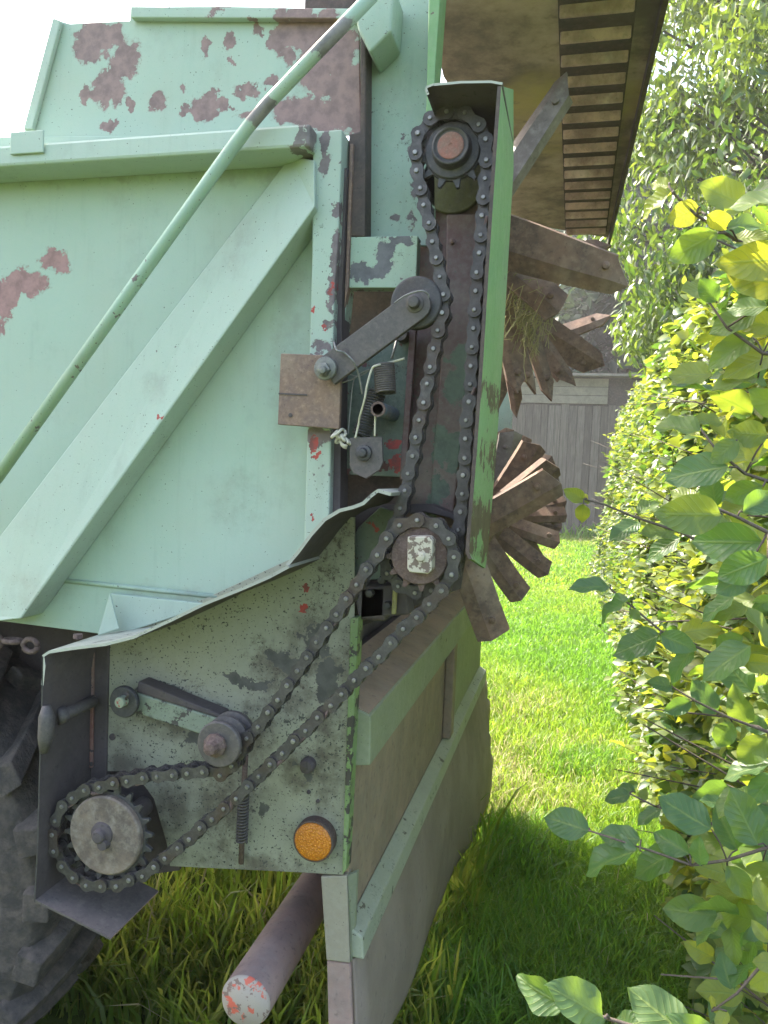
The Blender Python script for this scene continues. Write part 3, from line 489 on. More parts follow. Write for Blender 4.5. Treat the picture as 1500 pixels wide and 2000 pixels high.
# near end of the tailboard under the panel
b = MB(); b.prism([px(u, v, -.002) for u, v in [(626, 1712), (678, 1710), (684, 1882), (637, 1876)]], (0, .03, 0)); b.build('tailboard_end', M['white_post'], SP, .003)
b = MB(); b.prism([px(u, v, .004) for u, v in [(638, 1877), (684, 1883), (690, 2040), (642, 2060)]], (0, .03, 0)); b.build('flap_end', M['pipe'], SP, .003)
b = MB(); p = px(679, 1711, -.001); q = px(685, 1880, -.001); b.prism([p, q, (XT + .016, S + .02, q[2]), (XT + .016, S + .02, p[2])], (0, .012, 0)); b.build('end_cheek', M['tail_green'], SP, .002)
# bumper pipe crossing under the machine
c = px(478, 1958, -.02); b = MB(); R = .053
b.lathe(c, [(0, -.001), (R * .93, -.001), (R, .006), (R, 2.1)], 40, mis=[1, 1, 0, 0], smooth=True); b.build('bumper_pipe', [M['pipe'], M['pipe_end']], SP)
b = MB(); b.box((c[0] - .02, S + .5, c[2] + .045), (c[0] + .04, S + .56, 1.02)); b.build('bumper_hanger', M['grime'], SP, .003)
b = MB(); b.box((c[0] - .02, S + 1.5, c[2] + .045), (c[0] + .04, S + 1.56, 1.02)); b.build('bumper_hanger', M['grime'], SP, .003)
# floor conveyor chain at the body's foot
b = MB()
for i in range(16):
    x = -1.78 + i * .045; z = 1.275 - .006 * (i % 2)
    b.tube([(x + .018 * math.cos(g), S - .02 + (.0 if i % 2 else .014 * math.sin(g)), z - .02 + (.014 * math.sin(g) if i % 2 else 0)) for g in np.linspace(0, 2 * math.pi, 13)], .006, 6)
b.build('conveyor_chain', M['hub_rust'], SP)

# wheel
def tyre(loc):
    x, y, z = loc; Rw = .60; W_ = .42; wh = bpy.data.objects.new('wheel', None); COL.objects.link(wh); wh.parent = SP; wh.location = tuple(np.array(loc) - np.array(ROOT)); ORG[wh] = tuple(loc)
    b = MB(); prof = [(.30, .05), (.36, .02), (.46, .0), (.53, .02), (.555, .06), (.56, W_ / 2), (.555, W_ - .06), (.53, W_ - .02), (.46, W_), (.36, W_ - .02), (.30, W_ - .05)]
    b.lathe(loc, prof, 72, smooth=True)
    n = 22
    for k in range(n):
        for sgn in (0, 1):
            g0 = 2 * math.pi * (k + .5 * sgn) / n; pts = []
            for (tq, half) in ((0, .062), (.35, .05), (.75, .043), (1, .040)):
                yy = (.0 + tq * (W_ * .56)) if sgn == 0 else (W_ - tq * (W_ * .56)); g = g0 + tq * .26
                pts.append((g, half, yy, .60 - .022 * (1 - tq) ** 2))
            for (ga, ha, ya_, ra), (gb, hb, yb_, rb) in zip(pts, pts[1:]):
                def P(g, r, yy): return np.array([x + r * math.cos(g), y + yy, z + r * math.sin(g)])
                fa = ha / .6 * .5; fb = hb / .6 * .5
                vs = [P(ga - fa * 1.35, .515, ya_), P(ga + fa * 1.35, .515, ya_), P(ga + fa, ra, ya_ + (.008 if ya_ < .01 else 0)), P(ga - fa, ra, ya_ + (.008 if ya_ < .01 else 0)), P(gb - fb * 1.35, .515, yb_), P(gb + fb * 1.35, .515, yb_), P(gb + fb, rb, yb_), P(gb - fb, rb, yb_)]
                b.add(vs, [(0, 1, 2, 3), (7, 6, 5, 4), (0, 4, 5, 1), (1, 5, 6, 2), (2, 6, 7, 3), (3, 7, 4, 0)])
    b.build('tyre', M['tyre'], wh, .004)
    b = MB(); b.lathe(loc, [(0, .12), (.08, .11), (.1, .13), (.27, .10), (.30, .045), (.315, .05), (.30, .1), (.30, W_ - .1)], 48); b.build('rim', M['rim'], wh, .002)
    return wh
WX = px(-355, 1900, .06)[0] + .07
tyre((WX, S + .07, .605))
b = MB(); b.tube([(WX, S + .12, .605), (WX, S + 2.0, .605)], .05, 16); b.box((WX - .05, S + .36, .605), (WX + .05, S + .45, 1.02)); b.box((WX - .05, S + 1.6, .605), (WX + .05, S + 1.69, 1.02)); b.build('axle_beam', M['grime'], SP)
b = MB(); b.box((-5.6, S + .95, .75), (XL + .4, S + 1.1, .9)); b.box((-5.5, S + .98, .0), (-5.4, S + 1.08, .76)); b.build('drawbar', M['grime'], SP)

# hood over the beaters
HZ = 2.55
hp = [pZ(u, v, HZ) for u, v in [(852, -120), (1316, -120), (1190, 465), (1000, 432), (985, 330)]]
hp[0] = np.array([-.30, S + .02, HZ]); hp[1] = np.array([.115, S - .02, HZ])
b = MB(); b.prism([pZ(857, -30, HZ), (.114, S - .05, HZ), hp[2], hp[3], pZ(975, 330, HZ), pZ(885, 180, HZ), pZ(866, 150, HZ), pZ(856, 105, HZ)], (0, 0, .005)); hd = b.build('hood', M['hood'], SP, .001)
b = MB()
xa = pZ(1100, 200, HZ)[0]; 
for i in range(-1, 17):
    v = 940 - 1 / (1 / 940 + .0635e-3 * i); y0 = pZ(1150, max(-60, v), HZ)[1] if i >= 0 else S + .01
    if y0 > 2.86: break
    x0 = -.075; x1 = .062 - .0 * i
    b.prism([(x0, y0, HZ - .0005), (x0, y0 + .009, HZ - .020), (x0, y0 + .016, HZ - .0215), (x0, y0 + .034, HZ - .0005)], (x1 - x0, 0, 0))
b.build('hood_rib', M['rib'], hd, .003)
b = MB(); b.box((-.078, S + .03, HZ - .0032), (.066, 2.86, HZ - .0008)); b.build('rib_gap_shade', M['black_edge'], hd)  # dark strip puts the shade between the ribs into colour
b = MB(); b.prism([(.112, S - .05, HZ - .03), (.122, S - .05, HZ - .03), (hp[2][0] + .004, hp[2][1], HZ - .03), (hp[2][0] - .006, hp[2][1], HZ - .03)], (0, 0, .029)); b.build('hood_edge', M['black_edge'], hd, .001)

# beaters
def paddle(beater, ax, tip, Y, w, name='paddle', mat=None, twist=.45, flange=1, th=.008, tipw=1.0, start=.04, lean=0.0):
    a = np.array([ax[0], Y, ax[1]]); t = np.array([tip[0], Y, tip[1]]) - a; L = np.linalg.norm(t); t /= L; side = np.array([-t[2], 0, t[0]])
    wv = side * math.cos(twist) + np.array([0, 1, 0]) * math.sin(twist); nv = np.cross(t, wv); b = MB(); h = w / 2; off = np.array([0, lean, 0]); flange_sign = -1 if flange < 0 else 1
    prof = [(-1.0, -.004), (-.25, .13 * h), (1.0, -.002)] + ([(1.02, -.020)] if flange else [])
    ks = [0, .3, .6, .85, 1.0]; rings = []
    for i, k in enumerate(ks):
        sc = 1 + (tipw - 1) * k ** 1.5; w_ = random.uniform(-.0015, .0015); top = []; bot = []
        for q, (s_, z_) in enumerate(prof):
            kk = start + (L - start) * k
            if i == len(ks) - 1: kk -= (.010, .0, .016, .02)[q] + random.uniform(0, .008) + (0 if tipw > .9 else (.02, 0, .03, .05)[q])
            c_ = a + t * kk + off * k + wv * flange_sign * (s_ * h * sc + w_) + nv * z_
            top.append(c_ + nv * th * .5); bot.append(c_ - nv * th * .5)
        rings.append(top + bot[::-1])
    m_ = len(rings[0]); o_ = len(b.v); fs = [(i * m_ + q, i * m_ + (q + 1) % m_, (i + 1) * m_ + (q + 1) % m_, (i + 1) * m_ + q) for i in range(len(ks) - 1) for q in range(m_)]
    np_ = len(prof)
    for e in (0, len(ks) - 1): fs += [(e * m_ + q, e * m_ + q + 1, e * m_ + m_ - 2 - q, e * m_ + m_ - 1 - q) for q in range(np_ - 1)]
    b.add([p for r in rings for p in r], fs)
    b.lathe(a + t * (L * .8) + off * .8 + wv * h * .25 * flange_sign, [(0, -.016), (.008, -.014), (.009, .022)], 8)
    return b.build(name, mat or M['paddle'], beater, .0012)
def axis_at(u, v): p = px(u, v, -.1); return p[0], p[2]
def beater(u, v, r): 
    ax = axis_at(u, v); b = MB(); b.tube([(ax[0], S + .05, ax[1]), (ax[0], S + 2.14, ax[1])], r, 24); return b.build('beater', M['paddle'], SP), ax
lb, AL = beater(820, 1085, .055)
def pb(bt, u0, v0, u, v, Y, w, **k): q = pY(u0, v0, Y); p = pY(u, v, Y); paddle(bt, (q[0], q[2]), (p[0], p[2]), Y, w, start=0.0, **k)
def pd(bt, ax, u, v, Y, w, **k): p = pY(u, v, Y); paddle(bt, ax, (p[0], p[2]), Y, w, **k)
pd(lb, AL, 970, 1254, 1.75, .080, twist=.25, flange=1)
pd(lb, AL, 1024, 1174, 2.05, .066, twist=.25)
pd(lb, AL, 1074, 1120, 2.32, .064, twist=.3)
pd(lb, AL, 1098, 1058, 2.6, .062, twist=.4)
pd(lb, AL, 1112, 1004, 2.85, .06, twist=.4)
pd(lb, AL, 1092, 935, 1.85, .078, twist=-.2, flange=1)
pd(lb, AL, 1092, 905, 2.15, .07, twist=-.6, flange=1)
pd(lb, AL, 1050, 862, 2.3, .075, twist=-.35, flange=1)
pd(lb, AL, 1000, 838, 2.55, .075, twist=-.2, mat=M['paddle_grey'])  # paler steel carries the sunlight on this paddle in its colour
pd(lb, AL, 1020, 848, 2.8, .075, twist=.2)
for u, v, Y in [(1108, 975, 3.0), (1075, 888, 2.7), (986, 834, 2.9), (1100, 1030, 3.3)]: pd(lb, AL, u, v, Y, .068, twist=.3, mat=M['paddle'])
for k, (g, Y) in enumerate([(150, 1.8), (170, 2.1), (195, 2.4), (215, 2.7), (235, 2.95), (130, 3.1), (110, 3.3), (255, 3.2), (40, 3.1), (-60, 3.3), (-120, 1.9)]):
    paddle(lb, AL, (AL[0] + .25 * math.cos(math.radians(g)), AL[1] + .25 * math.sin(math.radians(g))), Y, .072, twist=.4)
ub, AU = beater(884, 295, .055)
pd(ub, AU, 1118, 140, 1.62, .062, twist=.35, mat=M['paddle_grey'], flange=-1, tipw=.75)
pb(ub, 950, 462, 1238, 552, 1.68, .112, twist=-.35, flange=1, tipw=.62)
pd(ub, AU, 1196, 478, 1.95, .06, twist=.3, tipw=.6)
pd(ub, AU, 1100, 610, 1.85, .075, twist=.3, flange=0, tipw=1.1)
pb(ub, 975, 560, 1014, 770, 1.9, .062, twist=.35, tipw=.7)
pb(ub, 990, 560, 1044, 776, 1.98, .040, twist=.9, tipw=.75, flange=-1)
pb(ub, 1006, 565, 1080, 784, 2.08, .050, twist=.5, tipw=.75)
pd(ub, AU, 1122, 756, 2.4, .07, twist=.3, tipw=.6, flange=-1)
pb(ub, 1010, 620, 1180, 722, 2.6, .125, twist=-.15, flange=-1, tipw=.62)
pd(ub, AU, 1012, 818, 2.15, .05, twist=.2, tipw=.6)
for k, (g, Y) in enumerate([(150, 1.75), (170, 2.1), (200, 2.4), (60, 2.9), (90, 3.1), (120, 3.3), (225, 2.7), (250, 3.0), (20, 3.2)]):
    paddle(ub, AU, (AU[0] + .36 * math.cos(math.radians(g)), AU[1] + .36 * math.sin(math.radians(g))), Y, .08, twist=.4, tipw=.7)
# far tower sheet that holds the beaters' other ends
b = MB(); b.box((AL[0] - .36, YF - .008, 1.19), (AL[0] - .04, YF, 2.54)); b.build('far_tower_sheet', M['mint_tower'], SP)
# ---------------------------------------------------------------- small things resting on the machine
def strand(name, pts, r, mat, label, cat, group=None):
    P = [px(*p) for p in pts]; b = MB(); Q = []
    for i in range(len(P) - 1):
        p0, p1, p2, p3 = P[max(i - 1, 0)], P[i], P[i + 1], P[min(i + 2, len(P) - 1)]
        for k in range(6):
            t = k / 6; Q.append(.5 * ((2 * p1) + (-p0 + p2) * t + (2 * p0 - 5 * p1 + 4 * p2 - p3) * t * t + (-p0 + 3 * p1 - 3 * p2 + p3) * t ** 3))
    Q.append(P[-1]); b.tube(Q, r, 7); o = b.build(name, mat, None, loc=P[0]); tag(o, label, cat, group); return o
strand('twine', [(790, 700, -.085), (762, 708, -.085), (735, 714, -.11), (726, 722, -.11), (717, 752, -.11), (712, 780, -.105), (703, 812, -.09), (700, 830, -.08), (694, 856, -.08)], .0020, M['wood_cream'], 'cream twine running down beside the two coil springs', 'twine')
strand('wire_strand', [(652, 668, -.112), (657, 683, -.124), (664, 686, -.124), (674, 690, -.118), (690, 706, -.115), (700, 730, -.10), (708, 770, -.09)], .0018, M['wire'], 'grey wire looped through the hole of the upper tensioner arm', 'wire')
strand('wire_strand', [(735, 795, -.09), (733, 815, -.085), (732, 852, -.082)], .0018, M['wood_cream'], 'short cream wire hanging from the blue stub pipe to the clevis plate', 'wire')
strand('wire_strand', [(668, 748, -.08), (690, 740, -.08), (706, 728, -.08), (722, 722, -.08), (700, 735, -.078), (680, 730, -.08), (670, 728, -.08)], .0012, M['wire'], 'thin grey wire tangle beside the rusty square plate', 'wire')
strand('wire_strand', [(770, 592, -.124), (790, 578, -.127), (812, 570, -.128), (826, 568, -.128), (836, 574, -.124), (838, 582, -.121)], .0015, M['wire'], 'pale wire twisted round the guide roller bolt', 'wire')
strand('wire_strand', [(692, 738, -.07), (688, 760, -.07), (684, 800, -.07), (680, 848, -.07)], .001, M['wire'], 'thin wire hanging straight down left of the cream twine', 'wire')
b = MB(); c = px(668, 856, -.075)
for i in range(7):
    q = c + np.array([random.uniform(-.012, .014), random.uniform(-.01, .005), random.uniform(-.012, .010)])
    b.tube([q + .008 * np.array([math.cos(g), .5 * math.sin(g * 1.3 + i), math.sin(g + i)]) for g in np.linspace(0, 5, 10)], .0028, 6)
tag(b.build('rope_knot', M['wood_cream'], None, loc=c), 'frayed white rope knot on the clevis left corner', 'rope')
# hay wound round the upper beater
b = MB(); c = pY(1025, 590, 1.95)
for i in range(240):
    p = c + np.array([random.gauss(0, .028), random.gauss(0, .07), random.gauss(0, .045)]); g = random.uniform(0, 6.3); L = random.uniform(.03, .10); cv_ = random.uniform(-.03, .03)
    q = p + np.array([L * .5 * math.cos(g), random.uniform(-.02, .02), -abs(L * math.sin(g))]); b.tube([p, (p + q) / 2 + np.array([cv_, 0, cv_]), q], .0011, 4, cap=False)
tag(b.build('hay_tuft', M['hay'], None, loc=c), 'dry yellow hay tuft caught under the big upper beater paddle', 'hay')
# ---------------------------------------------------------------- fast mesh from arrays
def mesh_arrays(name, V, Fc, mat, parent=None, var=None, uv=None, loc=None, smooth=True):
    me = bpy.data.meshes.new(name); o = np.array(ORG[parent]) if parent is not None else (np.array(loc) if loc is not None else np.zeros(3))
    V = np.asarray(V, np.float32) - o.astype(np.float32); Fc = np.asarray(Fc, np.int32); k = Fc.shape[1]
    me.vertices.add(len(V)); me.vertices.foreach_set('co', V.ravel()); me.loops.add(Fc.size); me.loops.foreach_set('vertex_index', Fc.ravel())
    me.polygons.add(len(Fc)); me.polygons.foreach_set('loop_start', np.arange(0, Fc.size, k, dtype=np.int32)); me.polygons.foreach_set('use_smooth', np.full(len(Fc), smooth)); me.update(calc_edges=True)
    if var is not None: a = me.attributes.new('tone', 'FLOAT', 'POINT'); a.data.foreach_set('value', np.asarray(var, np.float32))
    if uv is not None: u_ = me.uv_layers.new(name='UVMap'); u_.data.foreach_set('uv', np.asarray(uv, np.float32)[Fc.ravel()].ravel())
    me.materials.append(mat); ob = bpy.data.objects.new(name, me); COL.objects.link(ob)
    if parent is not None: ob.parent = parent; ORG[ob] = ORG[parent]
    else: ob.location = tuple(o); ORG[ob] = tuple(o)
    return ob
def leaf_template(nu, nv, wide=.62, fold=.18, droop=.18, wave=0.0, tipx=.9):
    us = np.linspace(0, 1, nu + 1); vs = np.linspace(-1, 1, nv + 1); V = []; UV = []
    for u in us:
        wd = wide * .5 * (math.sin(math.pi * u ** .85) ** .75 if 0 < u < 1 else 0.02)
        for q in vs: V.append((u, q * wd, fold * abs(q) * wd * 1.6 - droop * u * u + wave * math.sin(u * 13 + q * 1.5) * abs(q) * .05)); UV.append((u, q))
    W_ = nv + 1; Fq = [(i * W_ + j, (i + 1) * W_ + j, (i + 1) * W_ + j + 1, i * W_ + j + 1) for i in range(nu) for j in range(nv)]
    return np.array(V), np.array(Fq), np.array(UV)
def unit(a): return a / (np.linalg.norm(a, axis=-1, keepdims=True) + 1e-9)
def leaves(name, tmpl, P, D, N, size, tone, mat, parent=None, loc=None):
    V, Fq, UV = tmpl; D = unit(D); B = unit(np.cross(N, D)); Nn = np.cross(D, B); n = len(P); k = len(V)
    W = P[:, None, :] + size[:, None, None] * (V[None, :, 0, None] * D[:, None, :] + V[None, :, 1, None] * B[:, None, :] + V[None, :, 2, None] * Nn[:, None, :])
    FF = (Fq[None] + (np.arange(n) * k)[:, None, None]).reshape(-1, Fq.shape[1])
    return mesh_arrays(name, W.reshape(-1, 3), FF, mat, parent, np.repeat(tone, k), np.tile(UV, (n, 1)), loc)
def leafmat(name, c0, c1, t0, t1, trans=.5, veins=False, gloss=.45, spec=.4, straw=None):
    t = NT(name); a = t.attr('tone').outputs['Fac']; c = t.mix(t.step(a, .1, .9), c0, c1); tr = t.mix(t.step(a, .1, .9), t0, t1)
    if straw: st = t.step(a, .975, .985); c = t.mix(st, c, straw); tr = t.mix(st, tr, straw)
    if veins:
        uv = t.sep(t.tc.outputs['UV']); av = t.math('ABSOLUTE', uv[1]); ph = t.math('ADD', t.math('MULTIPLY', uv[0], 8.0), t.math('MULTIPLY', av, -2.2)); fr = t.math('ABSOLUTE', t.math('SUBTRACT', t.math('FRACT', ph), .5))
        ve = t.math('MAXIMUM', t.step(fr, .42, .5), t.step(av, .09, .02)); c = t.mix(t.math('MULTIPLY', ve, .45), c, tuple(min(1, x * 1.7 + .02) for x in c1)); tr = t.mix(t.math('MULTIPLY', ve, .5), tr, tuple(x * .6 for x in t0))
        t.bump(t.math('ADD', ve, t.math('MULTIPLY', fr, 1.2)), .5, .0015)
        c = t.mix(t.math('MULTIPLY', t.step(t.noise(60, 4, .6), .55, .8), .35), c, (.14, .12, .04))
    t.fin(c, gloss, spec=spec); n = t.n.new('ShaderNodeBsdfTranslucent'); t.set(n.inputs[0], tr); m = t.n.new('ShaderNodeMixShader'); m.inputs[0].default_value = trans
    t.t.links.new(t.b.outputs[0], m.inputs[1]); t.t.links.new(n.outputs[0], m.inputs[2]); t.t.links.new(m.outputs[0], t.out.inputs[0]); return t.m
def rand_unit(n): return unit(RNG.normal(0, 1, (n, 3)))

# ---------------------------------------------------------------- ground, lawn
t = NT('lawn_soil'); _c = t.mix(t.step(t.noise(1.3, 5, .6), .35, .7), (.055, .085, .014), (.085, .12, .02)); _c = t.mix(t.step(t.noise(40, 5, .7), .5, .75), _c, (.045, .04, .02)); t.bump(t.noise(60, 5, .7), .6, .02); t.fin(_c, .95, spec=.1)
b = MB(); b.add([(-120, -40, 0), (120, -40, 0), (120, 200, 0), (-120, 200, 0)], [(0, 1, 2, 3)]); tag(b.build('ground', t.m), kind='structure')
GM = leafmat('grass_blade', (.09, .185, .03), (.15, .225, .035), (.20, .42, .03), (.36, .50, .045), .5, gloss=.4, spec=.4, straw=(.42, .38, .2))
def blades(name, P, h, w, lean, label, cat, tone, mat):
    n = len(P); g = RNG.uniform(0, 2 * np.pi, n); d = np.stack([np.cos(g), np.sin(g), np.zeros(n)], 1); s_ = np.stack([-np.sin(g), np.cos(g), np.zeros(n)], 1)
    rot = RNG.uniform(0, 2 * np.pi, n); s_ = np.stack([np.cos(rot), np.sin(rot), np.zeros(n)], 1)
    V = np.empty((n, 7, 3)); z = np.array([0, 0, 1.0])
    for k, (tt, ww) in enumerate(((0, 1), (.4, .95), (.75, .65))):
        c = P + d * (lean * h * tt ** 2)[:, None] + z * (h * (tt - .18 * lean * tt ** 2))[:, None]
        V[:, 2 * k] = c - s_ * (w * ww / 2)[:, None]; V[:, 2 * k + 1] = c + s_ * (w * ww / 2)[:, None]
    V[:, 6] = P + d * (lean * h)[:, None] + z * (h * (1 - .3 * lean))[:, None]
    base = (np.arange(n) * 7)[:, None]; FF = np.concatenate([base + np.array([[0, 1, 3]]), base + np.array([[0, 3, 2]]), base + np.array([[2, 3, 5]]), base + np.array([[2, 5, 4]]), base + np.array([[4, 5, 6]])])
    o = mesh_arrays(name, V.reshape(-1, 3), FF, mat, None, np.repeat(tone, 7), loc=(0, 4, 0)); tag(o, label, cat, kind='stuff'); return o
def vnoise(x, y, s, seed=0):
    r = np.random.default_rng(seed); out = np.zeros_like(x)
    for k in range(6): a = r.uniform(0, 6.28); f = s * r.uniform(.6, 1.8); out += np.sin((x * np.cos(a) + y * np.sin(a)) * f + r.uniform(0, 6.28))
    return out / 6
def lawn():
    PP = []
    for (y0, y1, n, hh, ww) in ((1.7, 4, 34000, .085, .0042), (4, 7, 36000, .075, .006), (7, 12, 34000, .07, .010), (12, 27, 34000, .075, .02)):
        Y = RNG.uniform(y0, y1, n); X = RNG.uniform(-.55, .0, n) + RNG.uniform(0, 1, n) * (1.35 if y1 < 8 else 1.6); 
        if y0 == 4: X = RNG.uniform(-.9, 1.0, n)
        if y0 == 7: X = RNG.uniform(-1.3, 1.0, n)
        if y0 >= 12: X = RNG.uniform(-2.2, 2.6, n)
        cl = vnoise(X, Y, 3.2, 1) + .6 * vnoise(X, Y, 9, 2)
        h = hh * (1 + .55 * cl) * RNG.uniform(.5, 1.5, n) * (1.35 if y0 < 3 else 1); PP.append((np.stack([X, Y, np.zeros(n)], 1), np.maximum(h, .015), ww * RNG.uniform(.6, 1.4, n), np.clip(.45 + .75 * vnoise(X, Y, 1.5, 3) + .3 * vnoise(X, Y, 5, 13) + RNG.normal(0, .18, n), 0, 1)))
    # clumps
    for (cx, cy, r, n, hh) in ((.08, 4.45, .22, 1500, .10), (.28, 4.6, .16, 900, .09), (-.15, 3.3, .3, 1500, .16), (.1, 2.7, .35, 1800, .15), (.45, 3.1, .3, 1400, .14), (1.2, 24, 1.4, 1600, .5), (-.25, 2.3, .2, 900, .16)):
        X = RNG.normal(cx, r * .5, n); Y = RNG.normal(cy, r * .5, n); PP.append((np.stack([X, Y, np.zeros(n)], 1), hh * RNG.uniform(.5, 1.2, n), (.005 if cy < 10 else .03) * RNG.uniform(.7, 1.4, n), RNG.uniform(0, .5, n)))
    P, h, w_, tn = [np.concatenate(q) for q in zip(*PP)]
    blades('lawn_grass', P, h, w_, RNG.uniform(.15, 1.0, len(P)), 'bright sunlit lawn grass between the spreader and the hedge', 'grass', tn, GM)
lawn()
n = 9500; X = RNG.uniform(-2.6, -.25, n); Y = 1.95 + 4.0 * RNG.uniform(0, 1, n) ** 1.1
X = np.concatenate([X, RNG.uniform(-2.2, -.42, 3500)]); Y = np.concatenate([Y, RNG.uniform(1.75, 2.3, 3500)]); n = len(X)
keep = (vnoise(X, Y, 5, 7) > -.45) & ~((X < -1.0) & (Y < 1.86)) & ((Y < 3.3) | (X < -.75)); X, Y = X[keep], Y[keep]; n = len(X)
blades('tall_grass', np.stack([X, Y, np.zeros(n)], 1), RNG.uniform(.14, .40, n) * (1 + .3 * vnoise(X, Y, 4, 8)) * np.clip(.75 + .3 * (Y - 2), .75, 1.3), RNG.uniform(.006, .017, n), RNG.uniform(.1, .8, n), 'tall rough grass growing under the spreader', 'grass', RNG.uniform(0, 1, n), leafmat('tall_grass_blade', (.06, .11, .016), (.12, .15, .03), (.28, .42, .035), (.46, .48, .07), .55, gloss=.45, spec=.35, straw=(.36, .31, .17)))

# ---------------------------------------------------------------- hedge
HG = thing('hedge', 'long clipped beech hedge with sunlit yellow green leaves along the lawn', 'hedge', (1.1, 6, 0))
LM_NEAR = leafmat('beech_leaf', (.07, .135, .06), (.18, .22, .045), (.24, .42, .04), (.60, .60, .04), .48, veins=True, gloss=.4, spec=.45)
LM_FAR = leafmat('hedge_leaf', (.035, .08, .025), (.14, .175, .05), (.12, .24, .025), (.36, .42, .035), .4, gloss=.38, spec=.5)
T_BIG = leaf_template(10, 6, .64, .16, .16, .9); T_BIGS = [T_BIG, leaf_template(10, 6, .60, .30, .30, 1.2), leaf_template(10, 6, .68, .08, -.06, 1.0)]; T_MID = leaf_template(4, 2, .62, .2, .2); T_SM = leaf_template(2, 2, .66, .2, .15)
def hedge_face(Y, z): return .60 + .17 * vnoise(Y, z, 2.6, 21) + .11 * vnoise(Y, z, 7, 22) + .10 * np.clip((z - 1.6), 0, 1) - .05 * np.clip(1.2 - z, 0, 1)
def hedge_band(name, y0, y1, n, size, tmpl, mat, top=2.62, depth=.55):
    Y = RNG.uniform(y0, y1, n); z = RNG.uniform(.02, 1, n) ** .9 * (top + .12 * vnoise(Y, Y * 0, 3, 24)); dep = RNG.exponential(.14, n); dep = np.where(dep > depth, RNG.uniform(0, depth, n), dep)
    X = hedge_face(Y, z) + dep - .05
    m = vnoise(Y, z, 5.5, 31) + .8 * vnoise(Y, z, 12, 32) + .25 > -.16 + RNG.uniform(-.3, .3, n) - .1 * (dep > .2); X, Y, z, dep = X[m], Y[m], z[m], dep[m]; n = len(X)
    # top layer
    nt = n // 5; Yt = RNG.uniform(y0, y1, nt); Xt = .62 + RNG.uniform(0, 1.0, nt); zt_ = top + .12 * vnoise(Yt, Yt * 0, 3, 24) + RNG.normal(0, .07, nt)
    P = np.concatenate([np.stack([X, Y, z], 1), np.stack([Xt, Yt, zt_], 1)]); n = len(P)
    D = unit(np.stack([RNG.normal(-.7, .5, n), RNG.normal(-.1, .8, n), RNG.normal(-.1, .55, n)], 1)); N = unit(np.stack([RNG.normal(-.5, .5, n), RNG.normal(-.15, .5, n), RNG.normal(.75, .5, n)], 1))
    return leaves(name, tmpl, P, D, N, size * RNG.uniform(.65, 1.25, n), np.clip(RNG.beta(1.6, 1.6, n) + .12 * vnoise(P[:, 1], P[:, 2], 4, 33), 0, 1), mat, HG)
def sprigs(n, y0, y1, mat, tmpl):
    Ps, Ds, Ns, Ss, Ts = [], [], [], [], []; b = MB()
    for i in range(n):
        y = y0 + (y1 - y0) * random.random() ** 1.5; z = random.uniform(.1, 2.75); f = float(hedge_face(np.array([y]), np.array([min(z, 2.6)]))[0])
        p = np.array([f + .08, y, min(z, 2.62)]); d = np.array([-random.uniform(.5, 1) if z < 2.45 else random.uniform(-.5, .3), random.gauss(-.1, .4), random.gauss(.5, .45) + (.6 if z > 2.3 else 0)]); d /= np.linalg.norm(d); L = random.uniform(.14, .34); tone = random.uniform(.25, 1)
        q = p + d * L; b.tube([p, (p + q) / 2 + np.array([0, 0, .015]), q], .0022, 4, taper=.5, cap=False); m = random.randint(5, 9)
        for k in range(m):
            t_ = (k + 1) / m; sd = np.cross(d, (0, 0, 1)); sd /= np.linalg.norm(sd) + 1e-6; e = d * .7 + sd * (.8 if k % 2 else -.8) + np.array([0, 0, random.uniform(-.3, .3)])
            if k == m - 1: e = d
            Ps.append(p + d * L * t_ + np.array([0, 0, .012 * math.sin(3.1 * t_)])); Ds.append(e); Ns.append(np.array([random.gauss(-.2, .35), random.gauss(-.1, .35), 1])); Ss.append(random.uniform(.04, .075)); Ts.append(min(1, tone * random.uniform(.7, 1.2) + .25 * (k > m - 3)))
    b.build('twigs', TWIG, HG); leaves('foliage', tmpl, np.array(Ps), np.array(Ds), np.array(Ns), np.array(Ss), np.array(Ts), mat, HG)
TWIG = rusty('twig_bark', (.10, .075, .055), (.07, .05, .04), None, 40, dust=.1)
sprigs(260, 1.7, 4.5, LM_NEAR, leaf_template(5, 4, .62, .18, .2, .6)); sprigs(520, 3.5, 12, LM_FAR, T_MID)
hedge_band('foliage', 1.55, 3.2, 8500, .078, T_MID, LM_NEAR)
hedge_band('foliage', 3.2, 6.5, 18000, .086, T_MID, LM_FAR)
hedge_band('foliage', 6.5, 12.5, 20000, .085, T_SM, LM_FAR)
b = MB()
for i in range(190):
    y = 1.5 + 11 * random.random() ** 1.4; z0 = random.uniform(0, 1.9); x0 = random.uniform(.75, 1.1); L = random.uniform(.3, .7)
    b.tube([(x0, y, z0), (x0 - L * .5, y + random.uniform(-.15, .1), z0 + L * .25), (x0 - L, y + random.uniform(-.25, .1), z0 + L * random.uniform(.2, .6))], .005, 5, taper=.3)
for i in range(34):
    y = 1.4 + i * .33; x = random.uniform(.8, 1.1); b.tube([(x, y, 0), (x + random.uniform(-.1, .1), y + random.uniform(-.1, .1), 1.1), (x + random.uniform(-.2, .2), y + random.uniform(-.2, .2), 2.3)], .022, 7, taper=.4)
b.build('twigs', TWIG, HG)

